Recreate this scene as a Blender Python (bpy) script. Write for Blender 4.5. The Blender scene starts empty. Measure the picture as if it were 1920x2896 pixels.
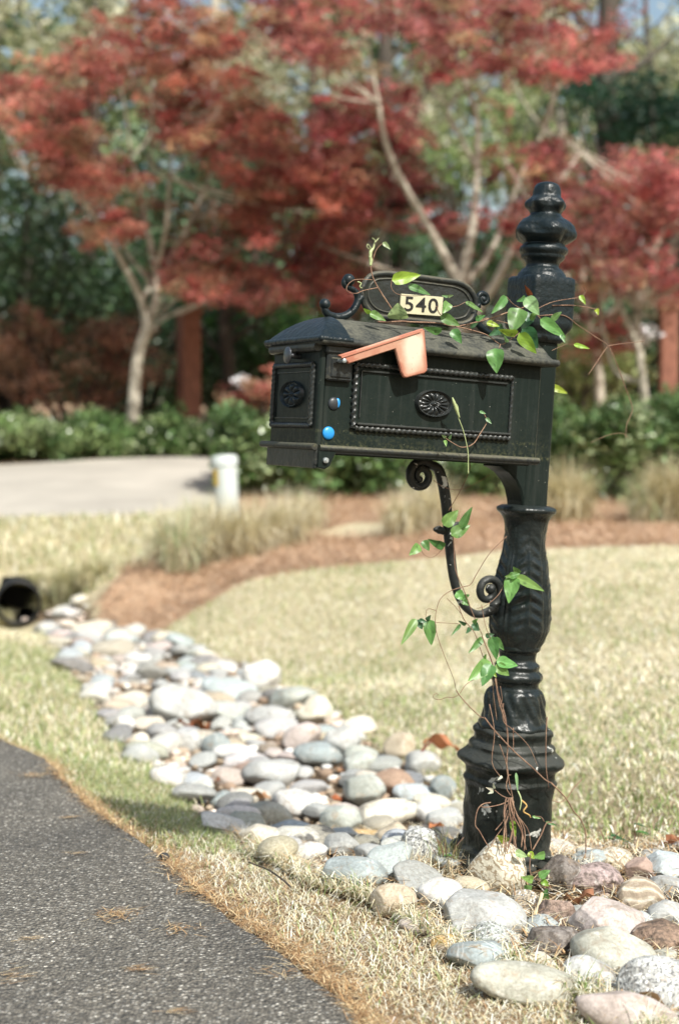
import bpy, math, random
import numpy as np
from mathutils import Matrix, Vector
from math import radians, sin, cos, pi

sc = bpy.context.scene
rng = np.random.default_rng(7)
random.seed(7)

# ------------------------------------------------------------------ camera, sky, sun, exposure
CAMH, FPX, PITCH = .86, 4000., radians(1.5)
cd = bpy.data.cameras.new('camera'); cam = bpy.data.objects.new('camera', cd)
sc.collection.objects.link(cam); sc.camera = cam
cam.location = (0, 0, CAMH); cam.rotation_euler = (radians(90) - PITCH, 0, 0)
cd.sensor_fit = 'HORIZONTAL'; cd.sensor_width = 24.0; cd.lens = 50.0
cd.clip_start = .05; cd.clip_end = 600
cd.dof.use_dof = True; cd.dof.focus_distance = 2.74; cd.dof.aperture_fstop = 2.7
cd.dof.aperture_blades = 0

SUN_DIR = Vector((.34, -.60, .74)).normalized()
w = bpy.data.worlds.new("World"); sc.world = w; w.use_nodes = True
nt = w.node_tree; nt.nodes.clear()
sky = nt.nodes.new('ShaderNodeTexSky'); sky.sky_type = 'NISHITA'; sky.sun_disc = False
sky.sun_elevation = math.asin(SUN_DIR.z); sky.sun_rotation = math.atan2(SUN_DIR.x, SUN_DIR.y)
sky.air_density = 1.6; sky.dust_density = 3.0; sky.ozone_density = .6
bg = nt.nodes.new('ShaderNodeBackground'); bg.inputs['Strength'].default_value = .12
wo = nt.nodes.new('ShaderNodeOutputWorld')
nt.links.new(sky.outputs[0], bg.inputs[0]); nt.links.new(bg.outputs[0], wo.inputs[0])
sd = bpy.data.lights.new('sun', 'SUN'); sd.energy = 4.8; sd.angle = radians(.55); sd.color = (1, .982, .915)
sun = bpy.data.objects.new('sun', sd); sc.collection.objects.link(sun)
sun.rotation_euler = SUN_DIR.to_track_quat('Z', 'Y').to_euler()
sc.view_settings.view_transform = 'Standard'; sc.view_settings.look = 'None'
sc.view_settings.exposure = .38; sc.view_settings.gamma = 1
sc.cycles.max_bounces = 8; sc.cycles.diffuse_bounces = 3; sc.cycles.transparent_max_bounces = 4
sc.cycles.transmission_bounces = 3; sc.cycles.glossy_bounces = 2
sc.cycles.sample_clamp_indirect = 6

# ------------------------------------------------------------------ helpers
def tag(o, label=None, cat=None, group=None, kind=None):
    if label: o['label'] = label
    if cat: o['category'] = cat
    if group: o['group'] = group
    if kind: o['kind'] = kind
    return o
def empty(name, loc=(0, 0, 0)):
    o = bpy.data.objects.new(name, None); o.location = loc; o.empty_display_size = .1
    sc.collection.objects.link(o); return o
def mesh_obj(name, V, Fc, mat=None, parent=None, smooth=True, cols=None, attrs=None, off=None):
    """V (N,3); Fc: (M,k) array or list of faces; cols: per-vertex rgb"""
    V = np.asarray(V, np.float32).reshape(-1, 3)
    if off is not None: V = V - np.asarray(off, np.float32)
    me = bpy.data.meshes.new(name)
    if isinstance(Fc, np.ndarray):
        M, k = Fc.shape
        me.vertices.add(len(V)); me.vertices.foreach_set('co', V.ravel())
        me.loops.add(M * k); me.loops.foreach_set('vertex_index', Fc.astype(np.int32).ravel())
        me.polygons.add(M); me.polygons.foreach_set('loop_start', np.arange(0, M * k, k, dtype=np.int32))
        me.polygons.foreach_set('loop_total', np.full(M, k, np.int32))
        me.update(calc_edges=True)
    else:
        me.from_pydata([tuple(map(float, v)) for v in V], [], [tuple(map(int, f)) for f in Fc])
    me.validate()
    me.polygons.foreach_set('use_smooth', np.full(len(me.polygons), bool(smooth)))
    if cols is not None:
        a = me.color_attributes.new('col', 'FLOAT_COLOR', 'POINT')
        c = np.ones((len(V), 4), np.float32); c[:, :3] = cols; a.data.foreach_set('color', c.ravel())
    for n, d in (attrs or {}).items():
        a = me.attributes.new(n, 'FLOAT', 'POINT'); a.data.foreach_set('value', np.asarray(d, np.float32))
    if mat: me.materials.append(mat)
    o = bpy.data.objects.new(name, me); sc.collection.objects.link(o)
    if parent: o.parent = parent
    return o
class MB:
    """collects pieces of ONE mesh"""
    def __init__(s): s.V = []; s.F = []
    def add(s, V, F):
        n = len(s.V); s.V += [tuple(map(float, v)) for v in V]; s.F += [tuple(n + int(i) for i in f) for f in F]; return s
    def box(s, a, b, bev=0.0):
        (x0, y0, z0), (x1, y1, z1) = a, b; e = min(bev, (x1-x0)/2.01, (y1-y0)/2.01, (z1-z0)/2.01)
        if e <= 0:
            V = [(x0,y0,z0),(x1,y0,z0),(x1,y1,z0),(x0,y1,z0),(x0,y0,z1),(x1,y0,z1),(x1,y1,z1),(x0,y1,z1)]
            return s.add(V, [(0,3,2,1),(4,5,6,7),(0,1,5,4),(1,2,6,5),(2,3,7,6),(3,0,4,7)])
        V = []; idx = {}
        for i, X in enumerate(((x0, x0+e), (x1, x1-e))):
            for j, Y in enumerate(((y0, y0+e), (y1, y1-e))):
                for k, Z in enumerate(((z0, z0+e), (z1, z1-e))):
                    for ax, p in enumerate(((X[0], Y[1], Z[1]), (X[1], Y[0], Z[1]), (X[1], Y[1], Z[0]))):
                        idx[(i, j, k, ax)] = len(V); V.append(p)
        F = []
        for i in (0, 1): F.append([idx[(i, a, b, 0)] for a, b in ((0,0),(1,0),(1,1),(0,1))][::(1 if i else -1)])
        for j in (0, 1): F.append([idx[(a, j, b, 1)] for a, b in ((0,0),(0,1),(1,1),(1,0))][::(1 if j else -1)])
        for k in (0, 1): F.append([idx[(a, b, k, 2)] for a, b in ((0,0),(1,0),(1,1),(0,1))][::(1 if k else -1)])
        for a in (0, 1):
            for b in (0, 1):
                F.append([idx[(0,a,b,1)], idx[(1,a,b,1)], idx[(1,a,b,2)], idx[(0,a,b,2)]][::(1 if (a+b) % 2 == 0 else -1)])
                F.append([idx[(a,0,b,0)], idx[(a,0,b,2)], idx[(a,1,b,2)], idx[(a,1,b,0)]][::(1 if (a+b) % 2 == 0 else -1)])
                F.append([idx[(a,b,0,0)], idx[(a,b,1,0)], idx[(a,b,1,1)], idx[(a,b,0,1)]][::(1 if (a+b) % 2 == 0 else -1)])
        for i in (0, 1):
            for j in (0, 1):
                for k in (0, 1): F.append([idx[(i,j,k,0)], idx[(i,j,k,1)], idx[(i,j,k,2)]][::(1 if (i+j+k) % 2 else -1)])
        return s.add(V, F)
    def prism(s, poly, v0, v1, bev=0.0):
        """poly in (u,w), extruded along v from v0 (front) to v1, front edge bevelled"""
        P = np.array(poly, float); n = len(P); c = P.mean(0)
        A = 0.5*np.sum(P[:,0]*np.roll(P[:,1],-1)-np.roll(P[:,0],-1)*P[:,1])
        if A < 0: P = P[::-1]
        def inset(d):
            e = np.roll(P, -1, 0)-P; e /= np.linalg.norm(e, axis=1)[:, None]+1e-9
            nn = np.c_[-e[:, 1], e[:, 0]]; m = nn+np.roll(nn, 1, 0); m /= (np.linalg.norm(m, axis=1)[:, None]+1e-9)
            return P+m*d
        rings = [(inset(bev), v0), (P, v0+bev), (P, v1)] if bev else [(P, v0), (P, v1)]
        V = [(p[0], v, p[1]) for R, v in rings for p in R]; F = []
        for r in range(len(rings)-1):
            for i in range(n): j = (i+1) % n; F.append((r*n+i, r*n+j, (r+1)*n+j, (r+1)*n+i))
        F.append(tuple(range(n))[::-1] if False else tuple(range(n))); F.append(tuple(range((len(rings)-1)*n, len(rings)*n))[::-1])
        return s.add(V, F)
    def tube(s, pts, r, seg=10, closed=False, rope=0.0, pitch=0.01, sub=0, squash=1.0):
        P = np.array(pts, float)
        R = np.full(len(P), r, float) if np.isscalar(r) else np.array(r, float)
        if sub:
            P, R = spline(P, sub, R, closed)
        n = len(P); T = np.gradient(P, axis=0) if not closed else np.roll(P, -1, 0)-np.roll(P, 1, 0)
        T /= np.linalg.norm(T, axis=1)[:, None]+1e-12
        up = np.array([0, 0, 1.]) if abs(T[0][2]) < .9 else np.array([1., 0, 0])
        N = np.zeros_like(P); a = up-T[0]*(up@T[0]); N[0] = a/np.linalg.norm(a)
        for i in range(1, n):
            a = N[i-1]-T[i]*(N[i-1]@T[i]); N[i] = a/(np.linalg.norm(a)+1e-12)
        B = np.cross(T, N); th = np.linspace(0, 2*pi, seg, endpoint=False)
        L = np.r_[0, np.cumsum(np.linalg.norm(np.diff(P, axis=0), axis=1))]
        V = []
        for i in range(n):
            rr = R[i]*(1+rope*np.cos(2*th-L[i]*2*pi/pitch)) if rope else R[i]*np.ones(seg)
            V += list(P[i]+rr[:, None]*(np.cos(th)[:, None]*N[i]+squash*np.sin(th)[:, None]*B[i]))
        F = []
        for i in range(n if closed else n-1):
            i2 = (i+1) % n
            for j in range(seg): k = (j+1) % seg; F.append((i*seg+j, i*seg+k, i2*seg+k, i2*seg+j))
        if not closed: F.append(tuple(range(seg))[::-1]); F.append(tuple((n-1)*seg+j for j in range(seg)))
        return s.add(V, F)
    def ball(s, c, r, nu=14, nv=9):
        r = np.array(r if hasattr(r, '__len__') else (r, r, r)); V = []; F = []
        for i in range(1, nv):
            p = pi*i/nv
            for j in range(nu): t = 2*pi*j/nu; V.append(np.array(c)+r*np.array([sin(p)*cos(t), sin(p)*sin(t), cos(p)]))
        V.append(np.array(c)+r*np.array([0, 0, 1])); V.append(np.array(c)-r*np.array([0, 0, 1])); a, b = len(V)-2, len(V)-1
        for i in range(nv-2):
            for j in range(nu): k = (j+1) % nu; F.append((i*nu+j, (i+1)*nu+j, (i+1)*nu+k, i*nu+k))
        for j in range(nu): k = (j+1) % nu; F.append((a, j, k)); F.append((b, (nv-2)*nu+k, (nv-2)*nu+j))
        return s.add(V, F)
    def build(s, name, mat, parent=None, smooth=True, off=None, sharp=40):
        o = mesh_obj(name, s.V, s.F, mat, parent, smooth, off=off)
        if smooth and sharp:
            try: o.data.set_sharp_from_angle(angle=radians(sharp))
            except Exception: pass
        return o
def spline(P, sub, R=None, closed=False):
    P = np.array(P, float); n = len(P); out = []; ro = []
    g = (lambda i: P[i % n]) if closed else (lambda i: P[min(max(i, 0), n-1)])
    h = (lambda i: R[i % n]) if closed else (lambda i: R[min(max(i, 0), n-1)])
    for i in range(n if closed else n-1):
        for k in range(sub):
            t = k/sub; a, b, c, d = g(i-1), g(i), g(i+1), g(i+2)
            out.append(.5*(2*b+(c-a)*t+(2*a-5*b+4*c-d)*t*t+(3*b-a-3*c+d)*t**3))
            if R is not None: ro.append(h(i)*(1-t)+h(i+1)*t)
    if not closed:
        out.append(P[-1]); 
        if R is not None: ro.append(R[-1])
    return (np.array(out), np.array(ro)) if R is not None else np.array(out)

# ray of a picture point, used to survey where things stand
def ray(px, py):
    a = (px-960)/FPX; b = (1448-py)/FPX
    return np.array([a, cos(PITCH)+b*sin(PITCH), b*cos(PITCH)-sin(PITCH)])
def at(px, py, Y):
    d = ray(px, py); return np.array([0, 0, CAMH])+d*(Y/d[1])

# ------------------------------------------------------------------ materials
def newmat(name):
    m = bpy.data.materials.new(name); m.use_nodes = True; t = m.node_tree; t.nodes.clear()
    o = t.nodes.new('ShaderNodeOutputMaterial'); p = t.nodes.new('ShaderNodeBsdfPrincipled')
    t.links.new(p.outputs[0], o.inputs[0]); return m, t, p, o
def noise(t, scale, detail=4, rough=.6, vec=None, dist=0):
    n = t.nodes.new('ShaderNodeTexNoise'); n.inputs['Scale'].default_value = scale; n.inputs['Detail'].default_value = detail
    n.inputs['Roughness'].default_value = rough; n.inputs['Distortion'].default_value = dist
    if vec is not None: t.links.new(vec, n.inputs['Vector'])
    return n.outputs['Fac']
def ramp(t, fac, stops):
    r = t.nodes.new('ShaderNodeValToRGB'); e = r.color_ramp.elements
    while len(e) < len(stops): e.new(.5)
    for i, (p, c) in enumerate(stops):
        e[i].position = p; e[i].color = (*c, 1) if hasattr(c, '__len__') else (c, c, c, 1)
    t.links.new(fac, r.inputs[0]); return r.outputs[0]
def mixc(t, fac, a, b, blend='MIX'):
    m = t.nodes.new('ShaderNodeMix'); m.data_type = 'RGBA'; m.blend_type = blend; m.clamp_factor = True
    for s, v in ((m.inputs[0], fac), (m.inputs[6], a), (m.inputs[7], b)):
        if isinstance(v, (int, float)): s.default_value = v
        elif isinstance(v, tuple): s.default_value = (*v, 1)
        else: t.links.new(v, s)
    return m.outputs[2]
def mth(t, op, a, b=0.0, c=None):
    m = t.nodes.new('ShaderNodeMath'); m.operation = op; m.use_clamp = False
    for s, v in zip(m.inputs, (a, b, c)):
        if v is None: continue
        if isinstance(v, (int, float)): s.default_value = v
        else: t.links.new(v, s)
    return m.outputs[0]
def coord(t, k='Object'):
    return t.nodes.new('ShaderNodeTexCoord').outputs[k]
def bump(t, p, h, strength=.3, dist=.01, prev=None):
    b = t.nodes.new('ShaderNodeBump'); b.inputs['Strength'].default_value = strength; b.inputs['Distance'].default_value = dist
    t.links.new(h, b.inputs['Height'])
    if prev is not None: t.links.new(prev, b.inputs['Normal'])
    t.links.new(b.outputs[0], p.inputs['Normal']); return b.outputs[0]
def attr(t, n='col'):
    a = t.nodes.new('ShaderNodeAttribute'); a.attribute_name = n; return a
def vor(t, scale, vec, feat='F1', out='Distance', rnd=1):
    v = t.nodes.new('ShaderNodeTexVoronoi'); v.feature = feat; v.inputs['Scale'].default_value = scale
    v.inputs['Randomness'].default_value = rnd
    t.links.new(vec, v.inputs['Vector']); return v.outputs[out]
def leafmat(name, trans=.35, rough=.5, spec=.4, tint=(1, 1, 1), tcol=1.25):
    m, t, p, o = newmat(name); a = attr(t).outputs['Color']
    c = mixc(t, 1.0, a, tint, 'MULTIPLY'); t.links.new(c, p.inputs['Base Color'])
    p.inputs['Roughness'].default_value = rough; p.inputs['Specular IOR Level'].default_value = spec
    tr = t.nodes.new('ShaderNodeBsdfTranslucent'); tc = mixc(t, 1.0, c, (tcol, tcol, tcol*.8), 'MULTIPLY'); t.links.new(tc, tr.inputs[0])
    ms = t.nodes.new('ShaderNodeMixShader'); ms.inputs[0].default_value = trans
    t.links.new(p.outputs[0], ms.inputs[1]); t.links.new(tr.outputs[0], ms.inputs[2]); t.links.new(ms.outputs[0], o.inputs[0]); return m

M_grass = leafmat('dry_grass_blades', .25, .6, .25)
M_red = leafmat('red_maple_leaves', .42, .5, .35)
M_green = leafmat('matt_green_leaves', .35, .5, .4)
M_gloss = leafmat('glossy_evergreen_leaves', .15, .28, .6)
M_vine = leafmat('vine_leaves', .38, .38, .5)
M_straw = leafmat('pine_straw', .1, .7, .2)

def paint(name, base=(.012, .014, .014), rough=.33, dirt=.5, dirtcol=(.13, .12, .085), up=.5, bumps=.35, chips=0.0, cc=(.55, .56, .54), spec=.32, csc=38, algae=False):
    m, t, p, o = newmat(name); co = coord(t)
    n1 = noise(t, 22, 6, .65, co); n2 = noise(t, 160, 4, .6, co); n3 = noise(t, 7, 4, .6, co)
    geo = t.nodes.new('ShaderNodeNewGeometry'); sp = t.nodes.new('ShaderNodeSeparateXYZ'); t.links.new(geo.outputs['Normal'], sp.inputs[0])
    upf = mth(t, 'MULTIPLY', mth(t, 'MAXIMUM', sp.outputs[2], 0), up)
    d = mth(t, 'ADD', mth(t, 'MULTIPLY', n1, .7), mth(t, 'MULTIPLY', n2, .45)); d = mth(t, 'ADD', d, upf); d = mth(t, 'ADD', d, mth(t, 'MULTIPLY', n3, .35))
    mask = ramp(t, mth(t, 'MULTIPLY', d, .6), [(.50-.12*dirt, 0), (.70-.12*dirt, 1)])
    mask = mth(t, 'MULTIPLY', mask, min(1, dirt*1.6))
    b2 = mixc(t, n3, base, tuple(c*1.9+.004 for c in base))
    col = mixc(t, mask, b2, dirtcol)
    if chips:
        cm = ramp(t, noise(t, csc, 4, .6, co, .4), [(.74-.16*chips, 0), (.755-.16*chips, 1)]); col = mixc(t, cm, col, cc)
    if algae:
        so_ = t.nodes.new('ShaderNodeSeparateXYZ'); t.links.new(co, so_.inputs[0]); zz = so_.outputs[2]
        zr = ramp(t, mth(t, 'MULTIPLY', mth(t, 'SUBTRACT', zz, .86), 4.0), [(.05, 0), (.075, 1), (.10, .55), (.17, .12), (.19, .75), (.21, .1), (.5, 0)])
        am = mth(t, 'MULTIPLY', zr, ramp(t, noise(t, 130, 4, .7, co), [(.47, 0), (.62, 1)])); col = mixc(t, mth(t, 'MULTIPLY', am, .5), col, (.13, .13, .065))
        ms_ = t.nodes.new('ShaderNodeMapping'); ms_.inputs['Scale'].default_value = (70, 70, 5); t.links.new(co, ms_.inputs[0])
        col = mixc(t, ramp(t, noise(t, 1, 4, .6, ms_.outputs[0]), [(.5, 0), (.75, .55)]), col, (.035, .04, .036))
        col = mixc(t, ramp(t, noise(t, 260, 1, .5, co), [(.79, 0), (.80, .9)]), col, (.3, .3, .26))
    t.links.new(col, p.inputs['Base Color'])
    r = mth(t, 'ADD', mth(t, 'MULTIPLY', n1, .25), rough-.1); r = mth(t, 'ADD', r, mth(t, 'MULTIPLY', mask, .35)); t.links.new(r, p.inputs['Roughness'])
    h = mth(t, 'ADD', mth(t, 'MULTIPLY', n2, .25), mth(t, 'MULTIPLY', noise(t, 60, 3, .5, co), .8))
    bump(t, p, h, bumps, .004); p.inputs['Specular IOR Level'].default_value = spec; return m
M_paint = paint('black_gloss_paint', rough=.22, dirt=.06, dirtcol=(.05, .052, .045), up=.5, bumps=.5, spec=.5)
M_side = paint('weathered_black_paint', base=(.006, .010, .0085), rough=.36, dirt=.13, dirtcol=(.035, .04, .034), up=.4, bumps=.22, spec=.12, algae=True)
M_trim = paint('dusty_black_trim', algae=True, rough=.34, dirt=.36, dirtcol=(.13, .12, .08), up=.75, bumps=.5)
M_roof = paint('lichen_grey_roof', base=(.016, .018, .016), rough=.6, dirt=.72, dirtcol=(.125, .122, .093), up=.1, bumps=.7)
M_post = paint('thick_black_paint', base=(.006, .009, .009), rough=.24, dirt=.14, dirtcol=(.04, .045, .038), up=.35, bumps=.8, spec=.35)
M_blue_black = paint('smooth_blue_black_paint', base=(.004, .008, .0095), rough=.32, dirt=.2, dirtcol=(.04, .047, .046), up=.2, bumps=1.0)
M_base = paint('chipped_dusty_paint', base=(.006, .008, .007), rough=.28, dirt=.22, dirtcol=(.10, .10, .085), up=.7, bumps=.8, chips=.62, spec=.2, csc=20, cc=(.42, .42, .39))
M_brack = paint('chipped_black_iron', rough=.36, dirt=.3, dirtcol=(.09, .09, .08), up=.4, bumps=.8, chips=.6)
def simple(name, col, rough=.5, metal=0, var=.15, scale=30, b=.1, spec=.5):
    m, t, p, o = newmat(name); co = coord(t); n = noise(t, scale, 5, .6, co)
    c = mixc(t, n, tuple(x*(1-var) for x in col), tuple(min(1, x*(1+var)) for x in col)); t.links.new(c, p.inputs['Base Color'])
    p.inputs['Roughness'].default_value = rough; p.inputs['Metallic'].default_value = metal; p.inputs['Specular IOR Level'].default_value = spec
    bump(t, p, n, b, .005); return m
M_bluedot = simple('blue_reflector_plastic', (.02, .25, .62), .35, var=.08)
M_knob = simple('dull_steel', (.12, .125, .135), .33, .8, .3, 60, .3)
M_cream = simple('aged_cream_plate', (.50, .47, .32), .5, var=.2, scale=70)
M_digit = simple('black_digits', (.012, .012, .012), .4)
M_bolt = simple('pale_bolt', (.42, .46, .47), .35, .6, .2, 90, .2)
# faded salmon flag: the paint is bleached in the middle of the blade
m, t, p, o = newmat('faded_red_flag_paint'); co = coord(t); n = noise(t, 22, 5, .6, co)
fa = attr(t, 'fade').outputs['Fac']; f2 = mth(t, 'ADD', fa, mth(t, 'MULTIPLY', mth(t, 'SUBTRACT', n, .5), .7))
c = ramp(t, f2, [(.10, (.36, .14, .09)), (.36, (.44, .25, .17)), (.8, (.56, .50, .39))])
ln = mth(t, 'GREATER_THAN', noise(t, 120, 3, .5, co), .7); c = mixc(t, mth(t, 'MULTIPLY', ln, .35), c, (.45, .12, .06))
t.links.new(c, p.inputs['Base Color']); p.inputs['Roughness'].default_value = .42; bump(t, p, n, .2, .003); M_flag = m

# asphalt
m, t, p, o = newmat('worn_asphalt'); co = coord(t)
cell = t.nodes.new('ShaderNodeTexVoronoi'); cell.inputs['Scale'].default_value = 160; t.links.new(co, cell.inputs['Vector'])
sv = t.nodes.new('ShaderNodeSeparateColor'); t.links.new(cell.outputs['Color'], sv.inputs[0])
c1 = ramp(t, sv.outputs[0], [(0, (.11, .100, .083)), (.5, (.185, .170, .143)), (.80, (.265, .245, .21)), (.93, (.42, .40, .36)), (1, (.66, .63, .56))])
c2 = mixc(t, ramp(t, cell.outputs['Distance'], [(.35, 0), (.70, .8)]), c1, (.07, .064, .055))
big = ramp(t, noise(t, 2.2, 4, .6, co), [(.3, (.8, .8, .8)), (.7, (1.35, 1.33, 1.28))]); c3 = mixc(t, 1.0, c2, big, 'MULTIPLY')
c3 = mixc(t, ramp(t, noise(t, 5, 6, .65, co, 1.2), [(.52, 0), (.72, .5)]), c3, (.07, .066, .058)); c3 = mixc(t, ramp(t, noise(t, 75, 3, .7, co, .3), [(.56, 0), (.64, .75)]), c3, (.045, .042, .036)); c3 = mixc(t, ramp(t, noise(t, 420, 2, .5, co), [(.62, 0), (.72, .6)]), c3, (.22, .21, .19))
t.links.new(c3, p.inputs['Base Color']); p.inputs['Roughness'].default_value = .75
hh = mth(t, 'ADD', mth(t, 'MULTIPLY', cell.outputs['Distance'], -1.1), mth(t, 'MULTIPLY', noise(t, 75, 3, .7, co, .3), 2.6)); bump(t, p, hh, .9, .007); M_asph = m
M_conc = simple('pale_driveway_painted_shade', (.385, .355, .305), .8, var=.5, scale=.9, b=.3)  # broad dark mottling in the colour stands in for tree shadow streaks

# ground: straw mat / mulch / soil by attribute
m, t, p, o = newmat('ground_soil_and_thatch'); co = coord(t)
n = noise(t, 1.3, 5, .6, co); nf = noise(t, 90, 4, .7, co); nm = noise(t, 14, 4, .6, co)
lawn = mixc(t, ramp(t, n, [(.38, 0), (.62, 1)]), (.62, .56, .39), (.50, .47, .30)); lawn = mixc(t, attr(t, 'brown').outputs['Fac'], lawn, (.20, .12, .07)); lawn = mixc(t, ramp(t, nf, [(.35, .8), (.6, 0)]), lawn, (.24, .17, .10))
mul = mixc(t, ramp(t, nf, [(.3, 0), (.65, 1)]), (.29, .18, .12), (.56, .41, .28)); mul = mixc(t, ramp(t, nm, [(.4, 0), (.7, .5)]), mul, (.46, .29, .18))
soil = mixc(t, ramp(t, nf, [(.3, 0), (.7, 1)]), (.05, .035, .022), (.17, .12, .075))
c = mixc(t, attr(t, 'mulch').outputs['Fac'], lawn, mul); c = mixc(t, attr(t, 'soil').outputs['Fac'], c, soil)
t.links.new(c, p.inputs['Base Color']); p.inputs['Roughness'].default_value = .95; p.inputs['Specular IOR Level'].default_value = .1
bump(t, p, mth(t, 'ADD', nf, nm), .7, .02); M_ground = m

# stones: colour per object, surface variants
def stonemat(name, kind='plain'):
    m, t, p, o = newmat(name); co = coord(t); oi = t.nodes.new('ShaderNodeObjectInfo')
    mp = t.nodes.new('ShaderNodeVectorMath'); mp.operation = 'ADD'; t.links.new(co, mp.inputs[0])
    rv = t.nodes.new('ShaderNodeVectorMath'); rv.operation = 'SCALE'; rv.inputs[0].default_value = (7, 13, 5); t.links.new(oi.outputs['Random'], rv.inputs['Scale']); t.links.new(rv.outputs[0], mp.inputs[1])
    v = mp.outputs[0]; base = oi.outputs['Color']
    n = noise(t, 14, 5, .65, v); f = noise(t, 150, 3, .7, v); f2 = noise(t, 380, 2, .6, v)
    c = mixc(t, 1.0, base, ramp(t, n, [(.3, (.66, .64, .61)), (.7, (1.2, 1.2, 1.2))]), 'MULTIPLY')
    c = mixc(t, 1.0, c, ramp(t, f, [(.3, (.72, .71, .70)), (.65, (1.12, 1.12, 1.12))]), 'MULTIPLY')
    c = mixc(t, ramp(t, noise(t, 28, 4, .6, v, 1.5), [(.56, 0), (.68, .5)]), c, (.30, .21, .13))
    geo = t.nodes.new('ShaderNodeNewGeometry'); c = mixc(t, ramp(t, noise(t, 36, 6, .75, v, .8), [(.54, 0), (.66, .55)]), c, (.20, .155, .105)); c = mixc(t, ramp(t, noise(t, 8, 3, .6, v, 2.0), [(.60, 0), (.63, .35), (.66, 0)]), c, (.75, .73, .68))
    if kind == 'granite':
        c = mixc(t, ramp(t, noise(t, 210, 2, .6, v), [(.52, 0), (.6, .9)]), c, (.09, .09, .09)); c = mixc(t, ramp(t, noise(t, 170, 2, .6, v, .5), [(.56, 0), (.64, .8)]), c, (.8, .8, .78))
    if kind == 'veined':
        w1 = t.nodes.new('ShaderNodeTexWave'); w1.inputs['Scale'].default_value = 30; w1.inputs['Distortion'].default_value = 11; w1.inputs['Detail'].default_value = 8; w1.inputs['Detail Scale'].default_value = 2.2
        w1.bands_direction = 'DIAGONAL'; t.links.new(v, w1.inputs['Vector'])
        c = mixc(t, ramp(t, w1.outputs['Fac'], [(.12, .85), (.42, 0)]), c, (.27, .20, .12)); c = mixc(t, ramp(t, w1.outputs['Fac'], [(.7, 0), (.95, .5)]), c, (.66, .62, .50))
    if kind == 'banded':
        w1 = t.nodes.new('ShaderNodeTexWave'); w1.wave_type = 'RINGS'; w1.inputs['Scale'].default_value = 16; w1.inputs['Distortion'].default_value = 4; w1.inputs['Detail'].default_value = 3; t.links.new(v, w1.inputs['Vector'])
        c = mixc(t, ramp(t, w1.outputs['Fac'], [(.3, .55), (.6, 0)]), c, (.2, .15, .11)); c = mixc(t, ramp(t, w1.outputs['Fac'], [(.85, 0), (.95, .5)]), c, (.6, .56, .5))
    if kind == 'rough':
        c = mixc(t, ramp(t, noise(t, 70, 5, .7, v), [(.45, 0), (.6, .8)]), c, (.07, .055, .045))
    t.links.new(c, p.inputs['Base Color']); p.inputs['Roughness'].default_value = .72; p.inputs['Specular IOR Level'].default_value = .3
    h = mth(t, 'ADD', mth(t, 'MULTIPLY', f, .5), mth(t, 'MULTIPLY', noise(t, 45, 4, .6, v), 1.0)); bump(t, p, h, .9 if kind == 'rough' else .35, .006)
    return m
MS = {k: stonemat(k+'_stone', k) for k in ('plain', 'granite', 'veined', 'banded', 'rough')}
def barkmat(name, a, b, sc_=8):
    m, t, p, o = newmat(name); co = coord(t); mp = t.nodes.new('ShaderNodeMapping'); mp.inputs['Scale'].default_value = (1, 1, .3); t.links.new(co, mp.inputs[0])
    n = noise(t, sc_*3, 6, .65, mp.outputs[0]); n2 = noise(t, sc_, 3, .6, co)
    c = mixc(t, ramp(t, mth(t, 'MULTIPLY_ADD', n, .6, mth(t, 'MULTIPLY', n2, .4)), [(.35, 0), (.65, 1)]), a, b); t.links.new(c, p.inputs['Base Color']); p.inputs['Roughness'].default_value = .85; bump(t, p, n, .6, .02); return m
M_bark = barkmat('pale_maple_bark', (.26, .22, .17), (.60, .55, .45))
M_dbark = barkmat('dark_bark', (.03, .025, .02), (.10, .08, .06))
M_rbark = barkmat('red_brown_bark', (.15, .06, .04), (.30, .13, .085))

# ------------------------------------------------------------------ terrain
ctl = []
for X, Y in ((-.4, 3.05), (-.64, 3.6), (-1.05, 4.4), (-.1, 2.48), (.02, 2.2), (-1.6, 3), (-3, 3), (-3, 5.5), (-1.5, 1.5), (-.3, 1), (-3, 0), (-6, 6), (-6, 2), (-7, -4), (0, -4), (3, -4), (-12, 3), (-12, -4)): ctl.append((X, Y, 0.))
for X, Y, Z in ((1.5, 1.2, -.03), (3.5, 2.5, -.03), (6, 3, .0), (12, 3, .05), (12, -4, 0), (6, 6, .08), (12, 8, .3), (7, 10, .45), (-5, 8.5, -.08), (-4.2, 11.2, .3), (-9, 10, .2), (-9, 13, .6),
                (-9, 16, .95), (9, 14, .8), (9, 20, 1.5), (-9, 22, 1.7), (0, 30, 2.3), (-20, 30, 2.3), (20, 30, 2.3), (0, 60, 3.2), (-40, 60, 3.2), (40, 60, 3.2), (-35, 10, .5), (35, 10, .6), (-35, -5, 0), (35, -5, 0), (0, 90, 3.5), (-40, 90, 3.5), (40, 90, 3.5), (.4, 3.1, .0), (.15, 2.9, -.01)): ctl.append((X, Y, Z))
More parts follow.
